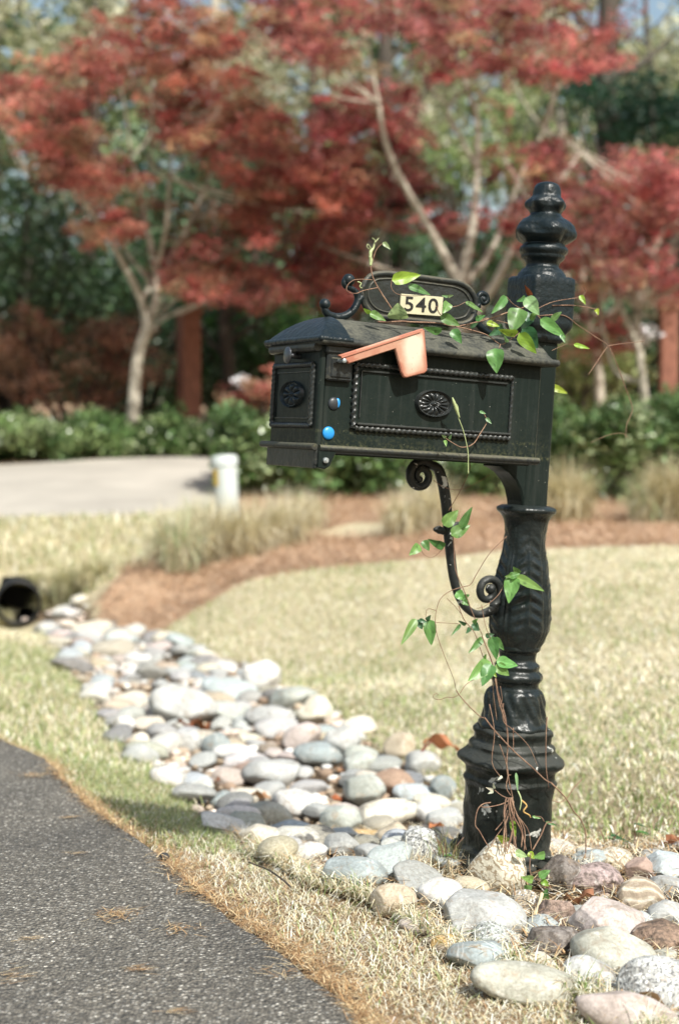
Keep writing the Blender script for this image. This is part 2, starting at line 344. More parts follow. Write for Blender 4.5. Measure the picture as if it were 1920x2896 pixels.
for px, py, Y in ((60, 1765, 10.1), (250, 1800, 9.2), (400, 1900, 7.6), (500, 2000, 6.5), (650, 2150, 5.2), (850, 2300, 4.35), (1100, 2420, 3.75), (1600, 2600, 2.82), (1800, 2750, 2.48), (1500, 2850, 2.3),
                  (1700, 2430, 3.3), (1920, 2400, 3.35), (1020, 2100, 5.2), (800, 1950, 6.5), (620, 1870, 7.9), (1200, 1900, 6.9), (1100, 1750, 7.9), (1600, 2200, 4.3), (1600, 1900, 6.0), (1600, 1700, 7.6),
                  (1900, 1545, 9.5), (1500, 1560, 9.4), (1150, 1590, 9.3), (900, 1610, 9.3), (700, 1640, 9.3), (560, 1720, 9.2), (420, 1790, 9.0), (330, 1700, 9.75), (280, 1762, 9.5), (400, 1660, 10.1),
                  (560, 1620, 10.4), (800, 1500, 11.5), (1200, 1480, 11.5), (1700, 1480, 11.5), (1300, 1430, 12.6), (1900, 1440, 12.6), (0, 1470, 11.8), (450, 1462, 11.8), (0, 1325, 15.5), (590, 1300, 15.5),
                  (640, 1480, 11.4), (100, 1560, 11), (300, 1600, 10.8), (50, 1655, 10.6), (200, 1680, 10.35), (-300, 1560, 11), (-400, 1470, 11.8), (0, 1790, 8.5), (0, 1900, 6.7), (300, 2150, 5.0), (450, 2290, 4.0), (150, 1950, 6.3), (-600, 1790, 8.5),
                  (200, 1290, 16.5), (1300, 1380, 14), (1900, 1380, 14), (1300, 1250, 18), (300, 1210, 20)): ctl.append(tuple(at(px, py, Y)))
ctl = np.array(ctl)
def tps(r2): return np.where(r2 > 1e-9, .5*r2*np.log(np.maximum(r2, 1e-9)), 0)
def solve():
    P = ctl[:, :2]; n = len(P); A = np.zeros((n+3, n+3)); d2 = ((P[:, None]-P[None])**2).sum(-1)
    A[:n, :n] = tps(d2)+np.eye(n)*.02; A[:n, n] = 1; A[:n, n+1:] = P; A[n, :n] = 1; A[n+1:, :n] = P.T
    return np.linalg.solve(A, np.r_[ctl[:, 2], 0, 0, 0])
TW = solve(); PM = at(52, 1706, 10.15)[:2]+np.array([.04, -.12]); MND = at(372, 1690, 9.95)[:2]
def H(x, y):
    x = np.atleast_1d(np.asarray(x, float)); y = np.atleast_1d(np.asarray(y, float)); out = np.empty(x.shape).ravel(); xf = x.ravel(); yf = y.ravel(); n = len(ctl)
    for i in range(0, len(xf), 20000):
        a = xf[i:i+20000]; b = yf[i:i+20000]; r2 = (a[:, None]-ctl[None, :, 0])**2+(b[:, None]-ctl[None, :, 1])**2
        out[i:i+20000] = tps(r2)@TW[:n]+TW[n]+TW[n+1]*a+TW[n+2]*b
    out += .16*np.exp(-(((xf-MND[0])/.42)**2+((yf-MND[1])/.40)**2)**1.5)
    out -= .13*np.exp(-((xf-PM[0])**2+(yf-PM[1])**2)/.10)
    return out.reshape(x.shape)
def gp(px, py, lift=0.0, y0=1.6, y1=45):
    d = ray(px, py); Y = np.r_[np.arange(y0, 6, .01), np.arange(6, y1, .03)]
    z = CAMH+d[2]/d[1]*Y; h = H(Y*d[0]/d[1], Y)+lift; k = np.argmax(z < h)
    if not (z < h).any(): k = len(Y)-1
    return np.array([Y[k]*d[0]/d[1], Y[k], z[k]])
def world_poly(P): return np.array([gp(*p)[:2] for p in P])
def inside(poly, x, y):
    x = np.asarray(x); y = np.asarray(y); c = np.zeros(x.shape, bool); n = len(poly)
    for i in range(n):
        x0, y0 = poly[i]; x1, y1 = poly[(i+1) % n]
        c ^= ((y0 > y) != (y1 > y)) & (x < (x1-x0)*(y-y0)/(y1-y0+1e-12)+x0)
    return c
CREEK = np.vstack([world_poly([(40, 1752), (110, 1775), (190, 1900), (320, 2080), (440, 2185), (600, 2345), (720, 2438), (880, 2520), (1010, 2556), (1110, 2600), (1215, 2670), (1290, 2720), (1400, 2745), (1540, 2820), (1700, 2890)]),
                   [(.62, 1.75), (1.6, 1.7), (1.7, 3.0), (1.15, 3.45)],
                   world_poly([(1900, 2395), (1700, 2415), (1540, 2370), (1420, 2330), (1290, 2270), (1200, 2190), (1040, 2110), (940, 2010), (800, 1950), (760, 1885), (620, 1865), (560, 1830), (450, 1795), (330, 1790), (270, 1760), (250, 1712), (150, 1730), (90, 1735)])])
ROAD = np.array([(-9, -6), (.2, -6), (.16, .5), (.09, 1.9)]+[tuple(gp(*p)[:2]) for p in ((1000, 2896), (960, 2857), (796, 2729), (674, 2637), (570, 2551), (465, 2453), (367, 2380), (245, 2294), (129, 2178), (0, 2116))]+[(-1.5, 5.15), (-2.6, 7.2), (-9, 18)])
DRIVE = np.vstack([world_poly([(0, 1474), (250, 1468), (420, 1462), (600, 1452), (640, 1400), (640, 1330), (590, 1300), (300, 1305), (0, 1322)]), [(-9, 14.6), (-14, 14.2), (-14, 10.6), (-6, 11.4)]])
MULCH = np.vstack([world_poly([(270, 1770), (255, 1715), (330, 1640), (430, 1590), (480, 1500), (600, 1470), (640, 1400)]), [(-1.1, 15.9), (-9, 15.4), (-9, 60), (9, 60), (9, 9.8)],
                   world_poly([(1900, 1545), (1500, 1557), (1150, 1588), (900, 1612), (700, 1645), (560, 1725), (470, 1785), (380, 1800)])])
LPATCH = world_poly([(880, 1512), (1000, 1480), (1120, 1482), (1160, 1512), (1000, 1520)])

PIPE_C = at(52, 1706, 10.15); PIPE_D = np.array([.22, -.97, 0]); PIPE_D /= np.linalg.norm(PIPE_D); PIPE_R = .155
def axis(segs):
    o = [segs[0][0]]
    for a, b, d in segs: o += list(np.arange(a+d, b+d/2, d))
    return np.array(o)
gx = axis([(-45, -10, 1.4), (-10, -4, .25), (-4, 4, .05), (4, 10, .25), (10, 45, 1.4)]); gy = axis([(-6, 1.5, .25), (1.5, 12, .05), (12, 22, .16), (22, 90, 1.6)])
GX, GY = np.meshgrid(gx, gy); GZ = H(GX, GY)
# gentle roughness of the turf
def vnoise(x, y, s, seed):
    r = np.random.default_rng(seed); out = 0
    for k in range(6):
        a = r.uniform(0, 2*pi); f = s*r.uniform(.6, 1.8); out = out+np.sin((x*cos(a)+y*sin(a))*f+r.uniform(0, 6.28)+1.3*np.sin((x*sin(a)-y*cos(a))*f*.7+r.uniform(0, 6)))
    return out/6
GZ = GZ+.008*vnoise(GX, GY, 4, 1)+.003*vnoise(GX, GY, 19, 2)
inroad = inside(ROAD, GX, GY)
def dist_poly(poly, x, y):
    d = np.full(np.shape(x), 1e9)
    for i in range(len(poly)):
        a = poly[i]; b = poly[(i+1) % len(poly)]; e = b-a; t_ = np.clip(((x-a[0])*e[0]+(y-a[1])*e[1])/(e@e+1e-12), 0, 1); d = np.minimum(d, np.hypot(x-a[0]-t_*e[0], y-a[1]-t_*e[1]))
    return d
GZ = np.where(inroad, np.minimum(GZ, 0)-.05, GZ)
mu = (inside(MULCH, GX+.08*vnoise(GX, GY, 9, 5), GY+.08*vnoise(GX, GY, 9, 6)) & ~inside(LPATCH, GX, GY)).astype(float)
so = (inside(CREEK, GX, GY) | inroad).astype(float)
near_edge = (dist_poly(ROAD, GX, GY) < .03) & ~inroad; mu = np.where(near_edge, .5, mu)
ny, nx = GX.shape; I = np.arange(nx*ny).reshape(ny, nx)
Fq = np.stack([I[:-1, :-1], I[:-1, 1:], I[1:, 1:], I[1:, :-1]], -1).reshape(-1, 4)
V = np.c_[GX.ravel(), GY.ravel(), GZ.ravel()]
rel = V-PIPE_C; al = rel@PIPE_D; perp = np.linalg.norm(rel-al[:, None]*PIPE_D, axis=1)
hole = (perp < PIPE_R*.99) & (al < .02) & (al > -1.3)
Fq = Fq[~hole[Fq].any(1)]
ground = mesh_obj('ground', V, Fq, M_ground, attrs={'mulch': mu.ravel(), 'soil': so.ravel(), 'brown': np.clip((4.6-GY)/1.2, 0, 1).ravel()*.85}); tag(ground, kind='structure', label='straw coloured lawn ground with brown mulch beds and creek hollow')

# road sheet with a ragged edge and a real thickness
def sheet(name, poly, mat, thick, zf, jag=0.02, step=.05):
    P = []
    for i in range(len(poly)):
        a, b = poly[i], poly[(i+1) % len(poly)]; L = np.linalg.norm(b-a); n = max(1, int(min(L/step, 120)))
        for k in range(n): P.append(a+(b-a)*k/n)
    P = np.array(P); j = jag*(vnoise(P[:, 0], P[:, 1], 14, 11)+.7*vnoise(P[:, 0], P[:, 1], 45, 12)+.5*vnoise(P[:, 0], P[:, 1], 120, 13)); d = np.roll(P, -1, 0)-np.roll(P, 1, 0); d /= np.linalg.norm(d, axis=1)[:, None]+1e-9
    P = P+np.c_[d[:, 1], -d[:, 0]]*j[:, None]; n = len(P)
    import mathutils
    inner = []
    xs = np.arange(P[:, 0].min(), P[:, 0].max(), .25); ys = np.arange(P[:, 1].min(), P[:, 1].max(), .25); A, B = np.meshgrid(xs, ys); k = inside(P, A, B) & (dist_poly(poly, A, B) > .08); inner = np.c_[A[k], B[k]]
    pts = [Vector(p) for p in P]+[Vector(p) for p in inner]
    edges = [(i, (i+1) % n) for i in range(n)]
    vo, eo, fo, _, _, _ = mathutils.geometry.delaunay_2d_cdt(pts, edges, [], 1, 1e-6)
    XY = np.array([tuple(v) for v in vo]); Z = zf(XY[:, 0], XY[:, 1])
    V = [(x, y, z) for (x, y), z in zip(XY, Z)]; F = [tuple(f) for f in fo]
    from collections import Counter
    ec = Counter(); 
    for f in F:
        for a, b in zip(f, f[1:]+f[:1]): ec[(a, b)] += 1
    m_ = {}
    for (a, b) in list(ec):
        if (b, a) not in ec:
            for q in (a, b):
                if q not in m_: m_[q] = len(V); V.append((V[q][0], V[q][1], V[q][2]-thick))
            F.append((b, a, m_[a], m_[b]))
    return mesh_obj(name, V, F, mat, smooth=False)
road = sheet('road', ROAD, M_asph, .06, lambda x, y: 0.012+.004*vnoise(x, y, 3, 21), .012); tag(road, kind='structure', label='dark grey worn asphalt road edge')
drv = sheet('driveway', DRIVE, M_conc, .05, lambda x, y: H(x, y)+.03, .01, .3); tag(drv, kind='structure', label='pale sunlit driveway in front of the clipped hedge')

# ------------------------------------------------------------------ blades (grass, straw)
def blades(P, L, W, az, lean, curve=.4, cols=None):
    """returns V,F,C of N bent blades. lean: 0 upright .. pi/2 flat"""
    N = len(P); d = np.c_[np.cos(az), np.sin(az), np.zeros(N)]; s = np.c_[-np.sin(az), np.cos(az), np.zeros(N)]
    up = np.array([0, 0, 1.]); l1 = lean*(1-curve); l2 = lean*(1+curve)
    mid = P+(L*.5)[:, None]*(np.sin(l1)[:, None]*d+np.cos(l1)[:, None]*up); tip = mid+(L*.5)[:, None]*(np.sin(l2)[:, None]*d+np.cos(l2)[:, None]*up)
    hw = (W/2)[:, None]*s
    V = np.stack([P-hw, P+hw, mid-hw*.8, mid+hw*.8, tip], 1).reshape(-1, 3)
    b = np.arange(N)[:, None]*5; F = np.concatenate([b+np.array([[0, 1, 3]]), b+np.array([[0, 3, 2]]), b+np.array([[2, 3, 4]])], 1).reshape(-1, 3)
    C = np.repeat(cols, 5, 0) if cols is not None else None
    return V, F, C
def pick(pal, n, w_=None, var=.18, r=rng):
    pal = np.array(pal); i = r.choice(len(pal), n, p=w_); c = pal[i]*(1+r.normal(0, var, (n, 1)))
    return np.clip(c, .005, .9)
STRAW = [(.78, .73, .56), (.70, .63, .45), (.82, .79, .68), (.52, .42, .27)]
GREEN = [(.19, .26, .09), (.29, .34, .14), (.38, .40, .20)]
def surfz(x, y): return H(x, y)+.008*vnoise(x, y, 4, 1)+.003*vnoise(x, y, 19, 2)
def scatter(n, x0, x1, y0, y1):
    return rng.uniform(x0, x1, n), rng.uniform(y0, y1, n)
def grass(name, n, box, keep, Lr, Wr, leanr, greenf, label, strawp=STRAW, sc_=1.0):
    x, y = scatter(n, *box); k = keep(x, y); x = x[k]; y = y[k]; N = len(x); z = surfz(x, y)-.004
    g = rng.random(N) < greenf(x, y); c = pick(strawp, N, [.34, .3, .2, .16]); c[g] = pick(GREEN, g.sum())
    L = rng.uniform(*Lr, N); W = rng.uniform(*Wr, N); ln = np.clip(rng.normal(leanr[0], leanr[1], N), .05, 1.5); ln[g] *= .62
    V, F, C = blades(np.c_[x, y, z], L, W, rng.uniform(0, 2*pi, N), ln, .35, c)
    o = mesh_obj(name, V, F, M_grass, smooth=False, cols=C); tag(o, kind='stuff', label=label); return o
def in_pipe(x, y): q = np.stack([x-PIPE_C[0], y-PIPE_C[1]], -1); a_ = q@PIPE_D[:2]; return (np.abs(q@np.array([-PIPE_D[1], PIPE_D[0]])) < .15) & (a_ < .25) & (a_ > -.6)
def lawn_keep(x, y): return ~in_pipe(x, y) & ~inside(CREEK, x, y) & ~inside(ROAD, x, y) & ~inside(MULCH, x, y) & ~inside(DRIVE, x, y)
def view(x, y, m=.25): return (np.abs(x) < y*.25+m)
def gr_strip(x, y):
    f = .08+.14*(vnoise(x, y, 2.2, 31) > .05)+.36*((y > 3.25) & (y < 8)); return np.clip(f, .06, .55)
clump = lambda x, y, s, th: vnoise(x, y, s, 41) > th
dC = lambda x, y: dist_poly(CREEK, x, y)
def k_near(x, y):
    k = lawn_keep(x, y) & view(x, y, .35) & (x < (1.1 - .0*y)); dr = dist_poly(ROAD, x, y)
    return k & (rng.random(len(x)) < np.clip(dr/.12, .05, 1))
CX = lambda y: np.interp(y, [2, 3, 4, 5, 6, 8, 10], [.9, .35, 0, -.3, -.6, -1.3, -2.2])
grass('roadside_grass', 170000, (-1.6, .9, 1.9, 4.6), lambda x, y: k_near(x, y) & (x < CX(y)+.15), (.018, .055), (.0012, .0027), (1.36, .20), gr_strip, 'dry straw grass strip with green tufts between road and creek stones', strawp=[(.74, .70, .55), (.60, .50, .32), (.80, .78, .68), (.34, .22, .13)])
grass('verge_grass', 110000, (-3.2, .2, 4.6, 11), lambda x, y: lawn_keep(x, y) & view(x, y, .5) & (x < CX(y)+.2), (.03, .06), (.003, .006), (1.1, .3), gr_strip, 'soft blurred grass on the verge beside the creek')
def gr_lawn(x, y):
    nc = np.exp(-dC(x, y)/.5); return np.clip(.02+.13*np.clip(vnoise(x, y, 1.6, 33)*3, 0, 1)+.25*np.clip(vnoise(x, y, 5, 35)*3-.3, 0, 1)+.28*nc+.32*np.clip((5.8-y)/2.4, 0, 1), .02, .5)
grass('lawn_grass', 200000, (-1.5, 3.2, 3.3, 12.2), lambda x, y: lawn_keep(x, y) & view(x, y, .5) & (x > CX(y)-.1), (.025, .055), (.0028, .006), (1.18, .25), gr_lawn, 'dormant straw coloured lawn behind the mailbox')
grass('far_lawn_grass', 30000, (-4.2, -.9, 9.8, 12.2), lambda x, y: lawn_keep(x, y) & view(x, y, .5), (.05, .10), (.006, .011), (.7, .35), lambda x, y: np.full(len(x), .2), 'pale dry grass bank above the drain pipe')
# a few blades creeping in among the creek edge stones and round the post
xs, ys = scatter(90000, -2.8, 1.4, 2.0, 10); xe, ye = scatter(60000, -.2, .9, 2.0, 3.3); xs, ys = np.r_[xs, xe], np.r_[ys, ye]; k = inside(CREEK, xs, ys) & (dC(xs, ys) < np.where(ys < 3.3, .035, .05)) & ((ys < 3.3) | (rng.random(len(xs)) < .35)) & ((xs < CX(ys)+.1) | (rng.random(len(xs)) < .4)) & view(xs, ys); xs = xs[k]; ys = ys[k]; N = len(xs)
V, F, C = blades(np.c_[xs, ys, surfz(xs, ys)+.01], rng.uniform(.03, .08, N), rng.uniform(.0015, .003, N), rng.uniform(0, 6.3, N), np.clip(rng.normal(1.15, .25, N), .1, 1.5), .4, pick(STRAW+STRAW+GREEN[:2], N))
tag(mesh_obj('creek_edge_grass', V, F, M_grass, smooth=False, cols=C), kind='stuff', label='sparse blades creeping over the creek edge stones')

# pine straw along the road edge, on the mulch bed
PS = [(.50, .34, .18), (.38, .23, .11), (.66, .52, .31), (.27, .16, .08)]
def straw(name, P, Lr, Wr, label, pal=PS, lift=.012, leanc=1.45):
    N = len(P); V, F, C = blades(P+np.c_[np.zeros((N, 2)), rng.uniform(0, lift, N)], rng.uniform(*Lr, N), rng.uniform(*Wr, N), rng.uniform(0, 2*pi, N), np.clip(rng.normal(leanc, .12, N), .8, 1.62), .08, pick(pal, N))
    o = mesh_obj(name, V, F, M_straw, smooth=False, cols=C); return tag(o, kind='stuff', label=label)
seg = ROAD[3:-1]; Pn = []
for a, b in zip(seg[:-1], seg[1:]):
    L = np.linalg.norm(b-a); n = int(L*2800); tt = rng.random(n); q = a+(b-a)*tt[:, None]; nrm = np.array([b[1]-a[1], -(b[0]-a[0])])/L
    off = np.where(rng.random(n) < .5, rng.normal(.012, .014, n), np.abs(rng.normal(0, .045, n)))+.034*vnoise(q[:, 0], q[:, 1], 8, 51); q = q+nrm*off[:, None]; Pn.append(q)
Pn = np.vstack(Pn); Pn = Pn[vnoise(Pn[:, 0], Pn[:, 1], 16, 52)+.5*vnoise(Pn[:, 0], Pn[:, 1], 50, 53) > -.28+rng.normal(0, .15, len(Pn))]; Pn = Pn[view(Pn[:, 0], Pn[:, 1], .4)]; inr = inside(ROAD, Pn[:, 0], Pn[:, 1]); Pn = np.c_[Pn, np.where(inr, .016, surfz(Pn[:, 0], Pn[:, 1])+.006)]
straw('road_edge_pine_straw', Pn, (.015, .045), (.0009, .0019), 'orange pine straw gathered along the road edge')
Pm = []
xs, ys = scatter(90000, -3.2, 3.6, 8.8, 15); k = inside(MULCH, xs, ys) & view(xs, ys, .4) & ~inside(LPATCH, xs, ys); xs, ys = xs[k], ys[k]
MUL = [(.58, .40, .27), (.46, .30, .19), (.66, .50, .36), (.30, .18, .12)]
straw('mulch_bed_straw', np.c_[xs, ys, surfz(xs, ys)], (.06, .14), (.003, .007), 'red brown pine straw mulch between lawn and shrubs', MUL, .05, 1.3)
# small tufts of needles lying on the asphalt
for i, (px, py, n, lab) in enumerate([(325, 2604, 90, 'tangled tuft of orange needles on the asphalt, middle of the road'), (60, 2667, 14, 'thin bundle of needles near the left frame edge of the road'), (372, 2760, 22, 'long thin row of needles lying across the asphalt'), (510, 2650, 40, 'small needle tuft nearest the pine straw edge'),
                                      (15, 2780, 26, 'orange needle bundle cut by the left frame edge'), (190, 2320, 20, 'needle bundle on the far asphalt below the green grass'), (480, 2885, 18, 'needle bundle at the bottom of the picture on the road'), (205, 2425, 14, 'short pale needle strand on the upper asphalt'), (800, 2776, 30, 'needle scrap on the road edge nearest the bottom'), (90, 2215, 60, 'scattered needle patch at the far end of the road')]):
    c = gp(px, py); q = np.c_[rng.normal(c[0], .018 if n > 25 else .012, n), rng.normal(c[1], .02 if n > 25 else .006, n), np.full(n, .017)]; az = rng.uniform(0, 6.3, n) if n > 28 else rng.normal(.05, .25, n)
    V, F, C = blades(q, rng.uniform(.015, .04, n), rng.uniform(.0010, .0018, n), az, np.full(n, 1.5), .03, pick(PS, n)); V -= np.tile([c[0], c[1], .017], (len(V), 1))
    o = mesh_obj('needle_tuft', V, F, M_straw, smooth=False, cols=C); o.location = (c[0], c[1], .017); tag(o, lab, 'pine needles', 'needle tufts on the asphalt')
# ------------------------------------------------------------------ river stones
def ico(sub):
    import bmesh
    bm = bmesh.new(); bmesh.ops.create_icosphere(bm, subdivisions=sub, radius=1); V = np.array([v.co[:] for v in bm.verts]); F = np.array([[v.index for v in f.verts] for f in bm.faces]); bm.free(); return V, F
ICO5, ICO4 = ico(5), ico(4)
def pnoise(V, s, seed):
    r = np.random.default_rng(seed); out = 0
    for k in range(7):
        d = r.normal(size=3); d /= np.linalg.norm(d); out = out+np.sin(V@d*s*r.uniform(.6, 1.6)+r.uniform(0, 6.28))
    return out/7
def stone_shape(seed, lump=.11, angular=.0, base=ICO4):
    V, F = base; V = V.copy(); r = np.random.default_rng(seed)
    for k in range(int(5+angular*18)):                       # planed facets, as worn cobbles have
        d = r.normal(size=3); d /= np.linalg.norm(d); h = r.uniform(.72, .95)-angular*.12; p = V@d; ex = np.maximum(p-h, 0); V -= np.outer(ex*(.75+.2*angular), d)
    V *= (1+lump*pnoise(V, 2.0, seed)+.035*pnoise(V, 5, seed+1)+.008*pnoise(V, 15, seed+2)+(.03*pnoise(V, 11, seed+3) if angular > .3 else 0))[:, None]
    V /= np.abs(V).max(0); return V, F
COL = dict(grey=(.33, .34, .335), palegrey=(.385, .395, .385), white=(.53, .525, .50), cream=(.56, .53, .44), tan=(.41, .355, .27), ochre=(.48, .33, .15), pink=(.44, .385, .36), brown=(.30, .21, .155), slate=(.27, .31, .315), greengrey=(.34, .365, .335), purple=(.34, .27, .26), dark=(.20, .18, .165), olive=(.35, .35, .30), red=(.33, .245, .205), bluegrey=(.38, .425, .44))
COL = {k: tuple(min(.78, c*1.17) for c in v) for k, v in COL.items()}
# px, py, width px, height px, roll deg, colour, surface, angular, label
HERO = [
 (1416, 2458, 172, 160, 8, 'cream', 'veined', .1, 'round tan stone with dark crackled veins leaning on the post base'),
 (1361, 2587, 236, 128, 10, 'palegrey', 'plain', .15, 'biggest light grey cobble directly before the veined round stone'),
 (1250, 2532, 128, 86, 4, 'white', 'plain', .1, 'cream white cobble beside the chipped black base flange'),
 (1110, 2550, 128, 88, -5, 'tan', 'plain', .1, 'round tan grey cobble at the grass edge, below the slate one'),
 (1193, 2618, 122, 44, 4, 'pink', 'plain', .2, 'flat pinkish stone sunk in the grass beside the big grey cobble'),
 (1303, 2642, 72, 78, -15, 'palegrey', 'plain', .2, 'small upright whitish stone behind the ochre chunk'),
 (1262, 2668, 86, 46, 0, 'ochre', 'plain', .9, 'angular ochre chunk lying in the dry grass'),
 (1407, 2658, 138, 80, 24, 'greengrey', 'granite', .1, 'speckled granite oval wedged under the biggest grey cobble'),
 (1362, 2704, 182, 84, 2, 'slate', 'plain', .05, 'smooth blue grey cobble half hidden by dry grass blades'),
 (1521, 2726, 100, 56, 0, 'cream', 'plain', .1, 'little cream dome of a stone behind the long olive one'),
 (1557, 2672, 150, 104, -8, 'dark', 'rough', .7, 'dark rough pitted rock between the granite oval and grey cobble'),
 (1500, 2790, 330, 110, 12, 'olive', 'plain', .1, 'long low olive tan stone bordering the dry grass'),
 (1664, 2760, 142, 98, 8, 'palegrey', 'plain', .1, 'whitish round cobble at the tip of the long olive stone'),
 (1740, 2702, 236, 132, 16, 'olive', 'plain', .1, 'large olive grey cobble sloping down toward the granite boulder'),
 (1712, 2608, 206, 128, 6, 'pink', 'plain', .25, 'large pinkish grey cobble behind the olive grey one'),
 (1811, 2614, 68, 66, 0, 'bluegrey', 'plain', .1, 'small pale blue stone peeking from behind the pinkish cobble'),
 (1880, 2660, 176, 100, 6, 'brown', 'rough', .3, 'brown weathered cobble at the picture edge above the granite one'),
 (1866, 2800, 226, 158, 8, 'palegrey', 'granite', .1, 'big white and black speckled granite boulder at the corner'),
 (1772, 2868, 290, 110, 14, 'pink', 'plain', .2, 'long pinkish cream stone along the bottom edge of the picture'),
 (1765, 2790, 86, 46, 0, 'bluegrey', 'plain', .1, 'blue grey sliver between whitish cobble and granite boulder'),
 (1850, 2728, 132, 56, -22, 'olive', 'plain', .2, 'flat olive stone tilted up behind the granite boulder'),
 (1570, 2590, 106, 84, 5, 'red', 'rough', .4, 'reddish brown rock between the two large light cobbles'),
 (1482, 2551, 80, 58, 0, 'tan', 'granite', .2, 'small speckled tan stone touching the veined round stone'),
 (1588, 2478, 132, 100, 0, 'dark', 'rough', .5, 'dark grey rock under the thin vine stems right of the post'),
 (1676, 2486, 176, 84, 4, 'purple', 'rough', .2, 'purple brown cobble between the dark rock and the brown block'),
 (1811, 2468, 94, 74, -10, 'red', 'plain', .8, 'blocky reddish brown rock beside the pale blue slab'),
 (1888, 2458, 160, 92, 8, 'bluegrey', 'plain', .5, 'pale blue slab of stone cut by the picture edge'),
 (1811, 2544, 124, 104, 12, 'tan', 'banded', .2, 'brown and white banded round stone behind the pinkish cobble'),
 (1884, 2512, 104, 72, 0, 'grey', 'plain', .5, 'grey chunk beneath the pale blue slab'),
 (1895, 2594, 120, 82, 0, 'palegrey', 'plain', .2, 'pale grey cobble between banded stone and picture edge'),
 (1577, 2400, 96, 50, 5, 'white', 'plain', .1, 'bright white cobble just behind the post on the lawn side'),
 (1668, 2434, 96, 58, 0, 'slate', 'plain', .1, 'bluish cobble at the foot of the arching bare twig'),
 (1742, 2434, 104, 62, 0, 'cream', 'veined', .4, 'cream blotchy stone at the lawn edge near the brown block'),
 (1848, 2426, 78, 42, 0, 'palegrey', 'plain', .1, 'pale pebble on the lawn edge above the pale blue slab'),
 (998, 2472, 188, 92, 0, 'slate', 'plain', .05, 'flat oval slate coloured stone at the tip of the grass'),
 (865, 2416, 116, 62, 0, 'white', 'plain', .2, 'white cream stone rising from the grass beside the slate one'),
 (1093, 2303, 176, 76, -8, 'cream', 'plain', .05, 'long loaf shaped cream sandstone cobble in the creek'),
 (838, 2274, 140, 72, 16, 'white', 'plain', .05, 'brightest smooth white egg shaped cobble mid creek'),
 (963, 2322, 114, 100, 10, 'greengrey', 'plain', .2, 'grey green cobble leaning between white egg and loaf cobble'),
 (758, 2310, 140, 78, 16, 'olive', 'plain', .2, 'tan brown cobble with a darker tip below the white egg'),
 (1030, 2368, 98, 44, 0, 'ochre', 'plain', .1, 'ochre cobble tucked under the loaf shaped one'),
 (1021, 2400, 96, 44, 0, 'pink', 'plain', .1, 'pinkish grey flat cobble below the ochre one'),
 (1111, 2377, 104, 92, 0, 'tan', 'plain', .1, 'round beige cobble to the side of the ochre one'),
 (1191, 2402, 134, 112, 6, 'palegrey', 'granite', .2, 'pale speckled cobble next to the base of the post'),
 (1213, 2300, 84, 62, 0, 'white', 'plain', .3, 'white pinkish stone beside the rusty dry leaves'),
 (1030, 2238, 114, 90, 4, 'greengrey', 'plain', .2, 'pale grey green cobble behind the loaf shaped one'),
 (1111, 2214, 116, 72, 8, 'brown', 'plain', .2, 'dark brown grey cobble at the lawn side of the creek'),
 (1169, 2244, 126, 50, 6, 'bluegrey', 'plain', .1, 'low pale blue cobble behind the pinkish white stone'),
 (901, 2136, 136, 66, 4, 'slate', 'plain', .15, 'blue grey cobble with a pointed end mid creek'),
 (968, 2102, 100, 92, 15, 'palegrey', 'plain', .4, 'tall grey white blocky stone at the lawn edge'),
 (852, 2087, 110, 70, -24, 'pink', 'plain', .15, 'pink oval cobble tilted upward toward the lawn'),
 (1017, 2162, 106, 62, -12, 'greengrey', 'plain', .3, 'pale greenish slab leaning before the lawn edge'),
 (767, 2190, 156, 84, -6, 'palegrey', 'plain', .3, 'broad pale grey cobble above the white egg'),
 (892, 2008, 100, 74, -14, 'cream', 'plain', .3, 'cream cobble with ochre side near the green lawn patch'),
 (767, 2030, 140, 64, 6, 'palegrey', 'granite', .1, 'long white grey cobble with faint spots mid creek'),
 (825, 1976, 136, 58, -6, 'greengrey', 'plain', .3, 'greyish green slab against the lawn'),
 (740, 1918, 106, 86, -10, 'white', 'plain', .2, 'bright white cobble on the creek bend by the lawn'),
 (1195, 2158, 96, 62, 0, 'palegrey', 'plain', .1, 'pale stone sitting in the lawn below the brown twig'),
 (1253, 2230, 70, 68, 0, 'slate', 'plain', .2, 'small bluish stone alone in the lawn beside the post'),
 (1133, 2112, 92, 70, -20, 'tan', 'plain', .3, 'dull tan stone sunk in the lawn above the others'),
 (524, 1998, 196, 118, 6, 'palegrey', 'plain', .3, 'largest pale slab like boulder in the far creek above the brown leaves'),
 (350, 2052, 66, 52, 0, 'white', 'plain', .1, 'small white cobble on the grass side above a paired tan one'),
 (395, 2094, 52, 44, 0, 'cream', 'plain', .1, 'small cream cobble on the grass side of the brown leaves'),
 (537, 2101, 66, 64, 0, 'palegrey', 'plain', .1, 'roundish pale cobble directly below the brown leaves'),
 (668, 2130, 130, 48, 2, 'white', 'plain', .2, 'flat white cobble beside the pink oval one'),
 (612, 2110, 80, 66, 0, 'slate', 'plain', .1, 'blue grey cobble beside the roundish pale one'),
 (710, 2180, 90, 58, 0, 'red', 'plain', .3, 'dull red brown cobble among the white ones'),
 (470, 2200, 90, 62, 10, 'white', 'plain', .1, 'white cobble near the dark green verge grass'),
 (640, 2270, 90, 60, 0, 'slate', 'plain', .2, 'grey blue cobble at the grass side above the tan brown one'),
]
TAKEN = []

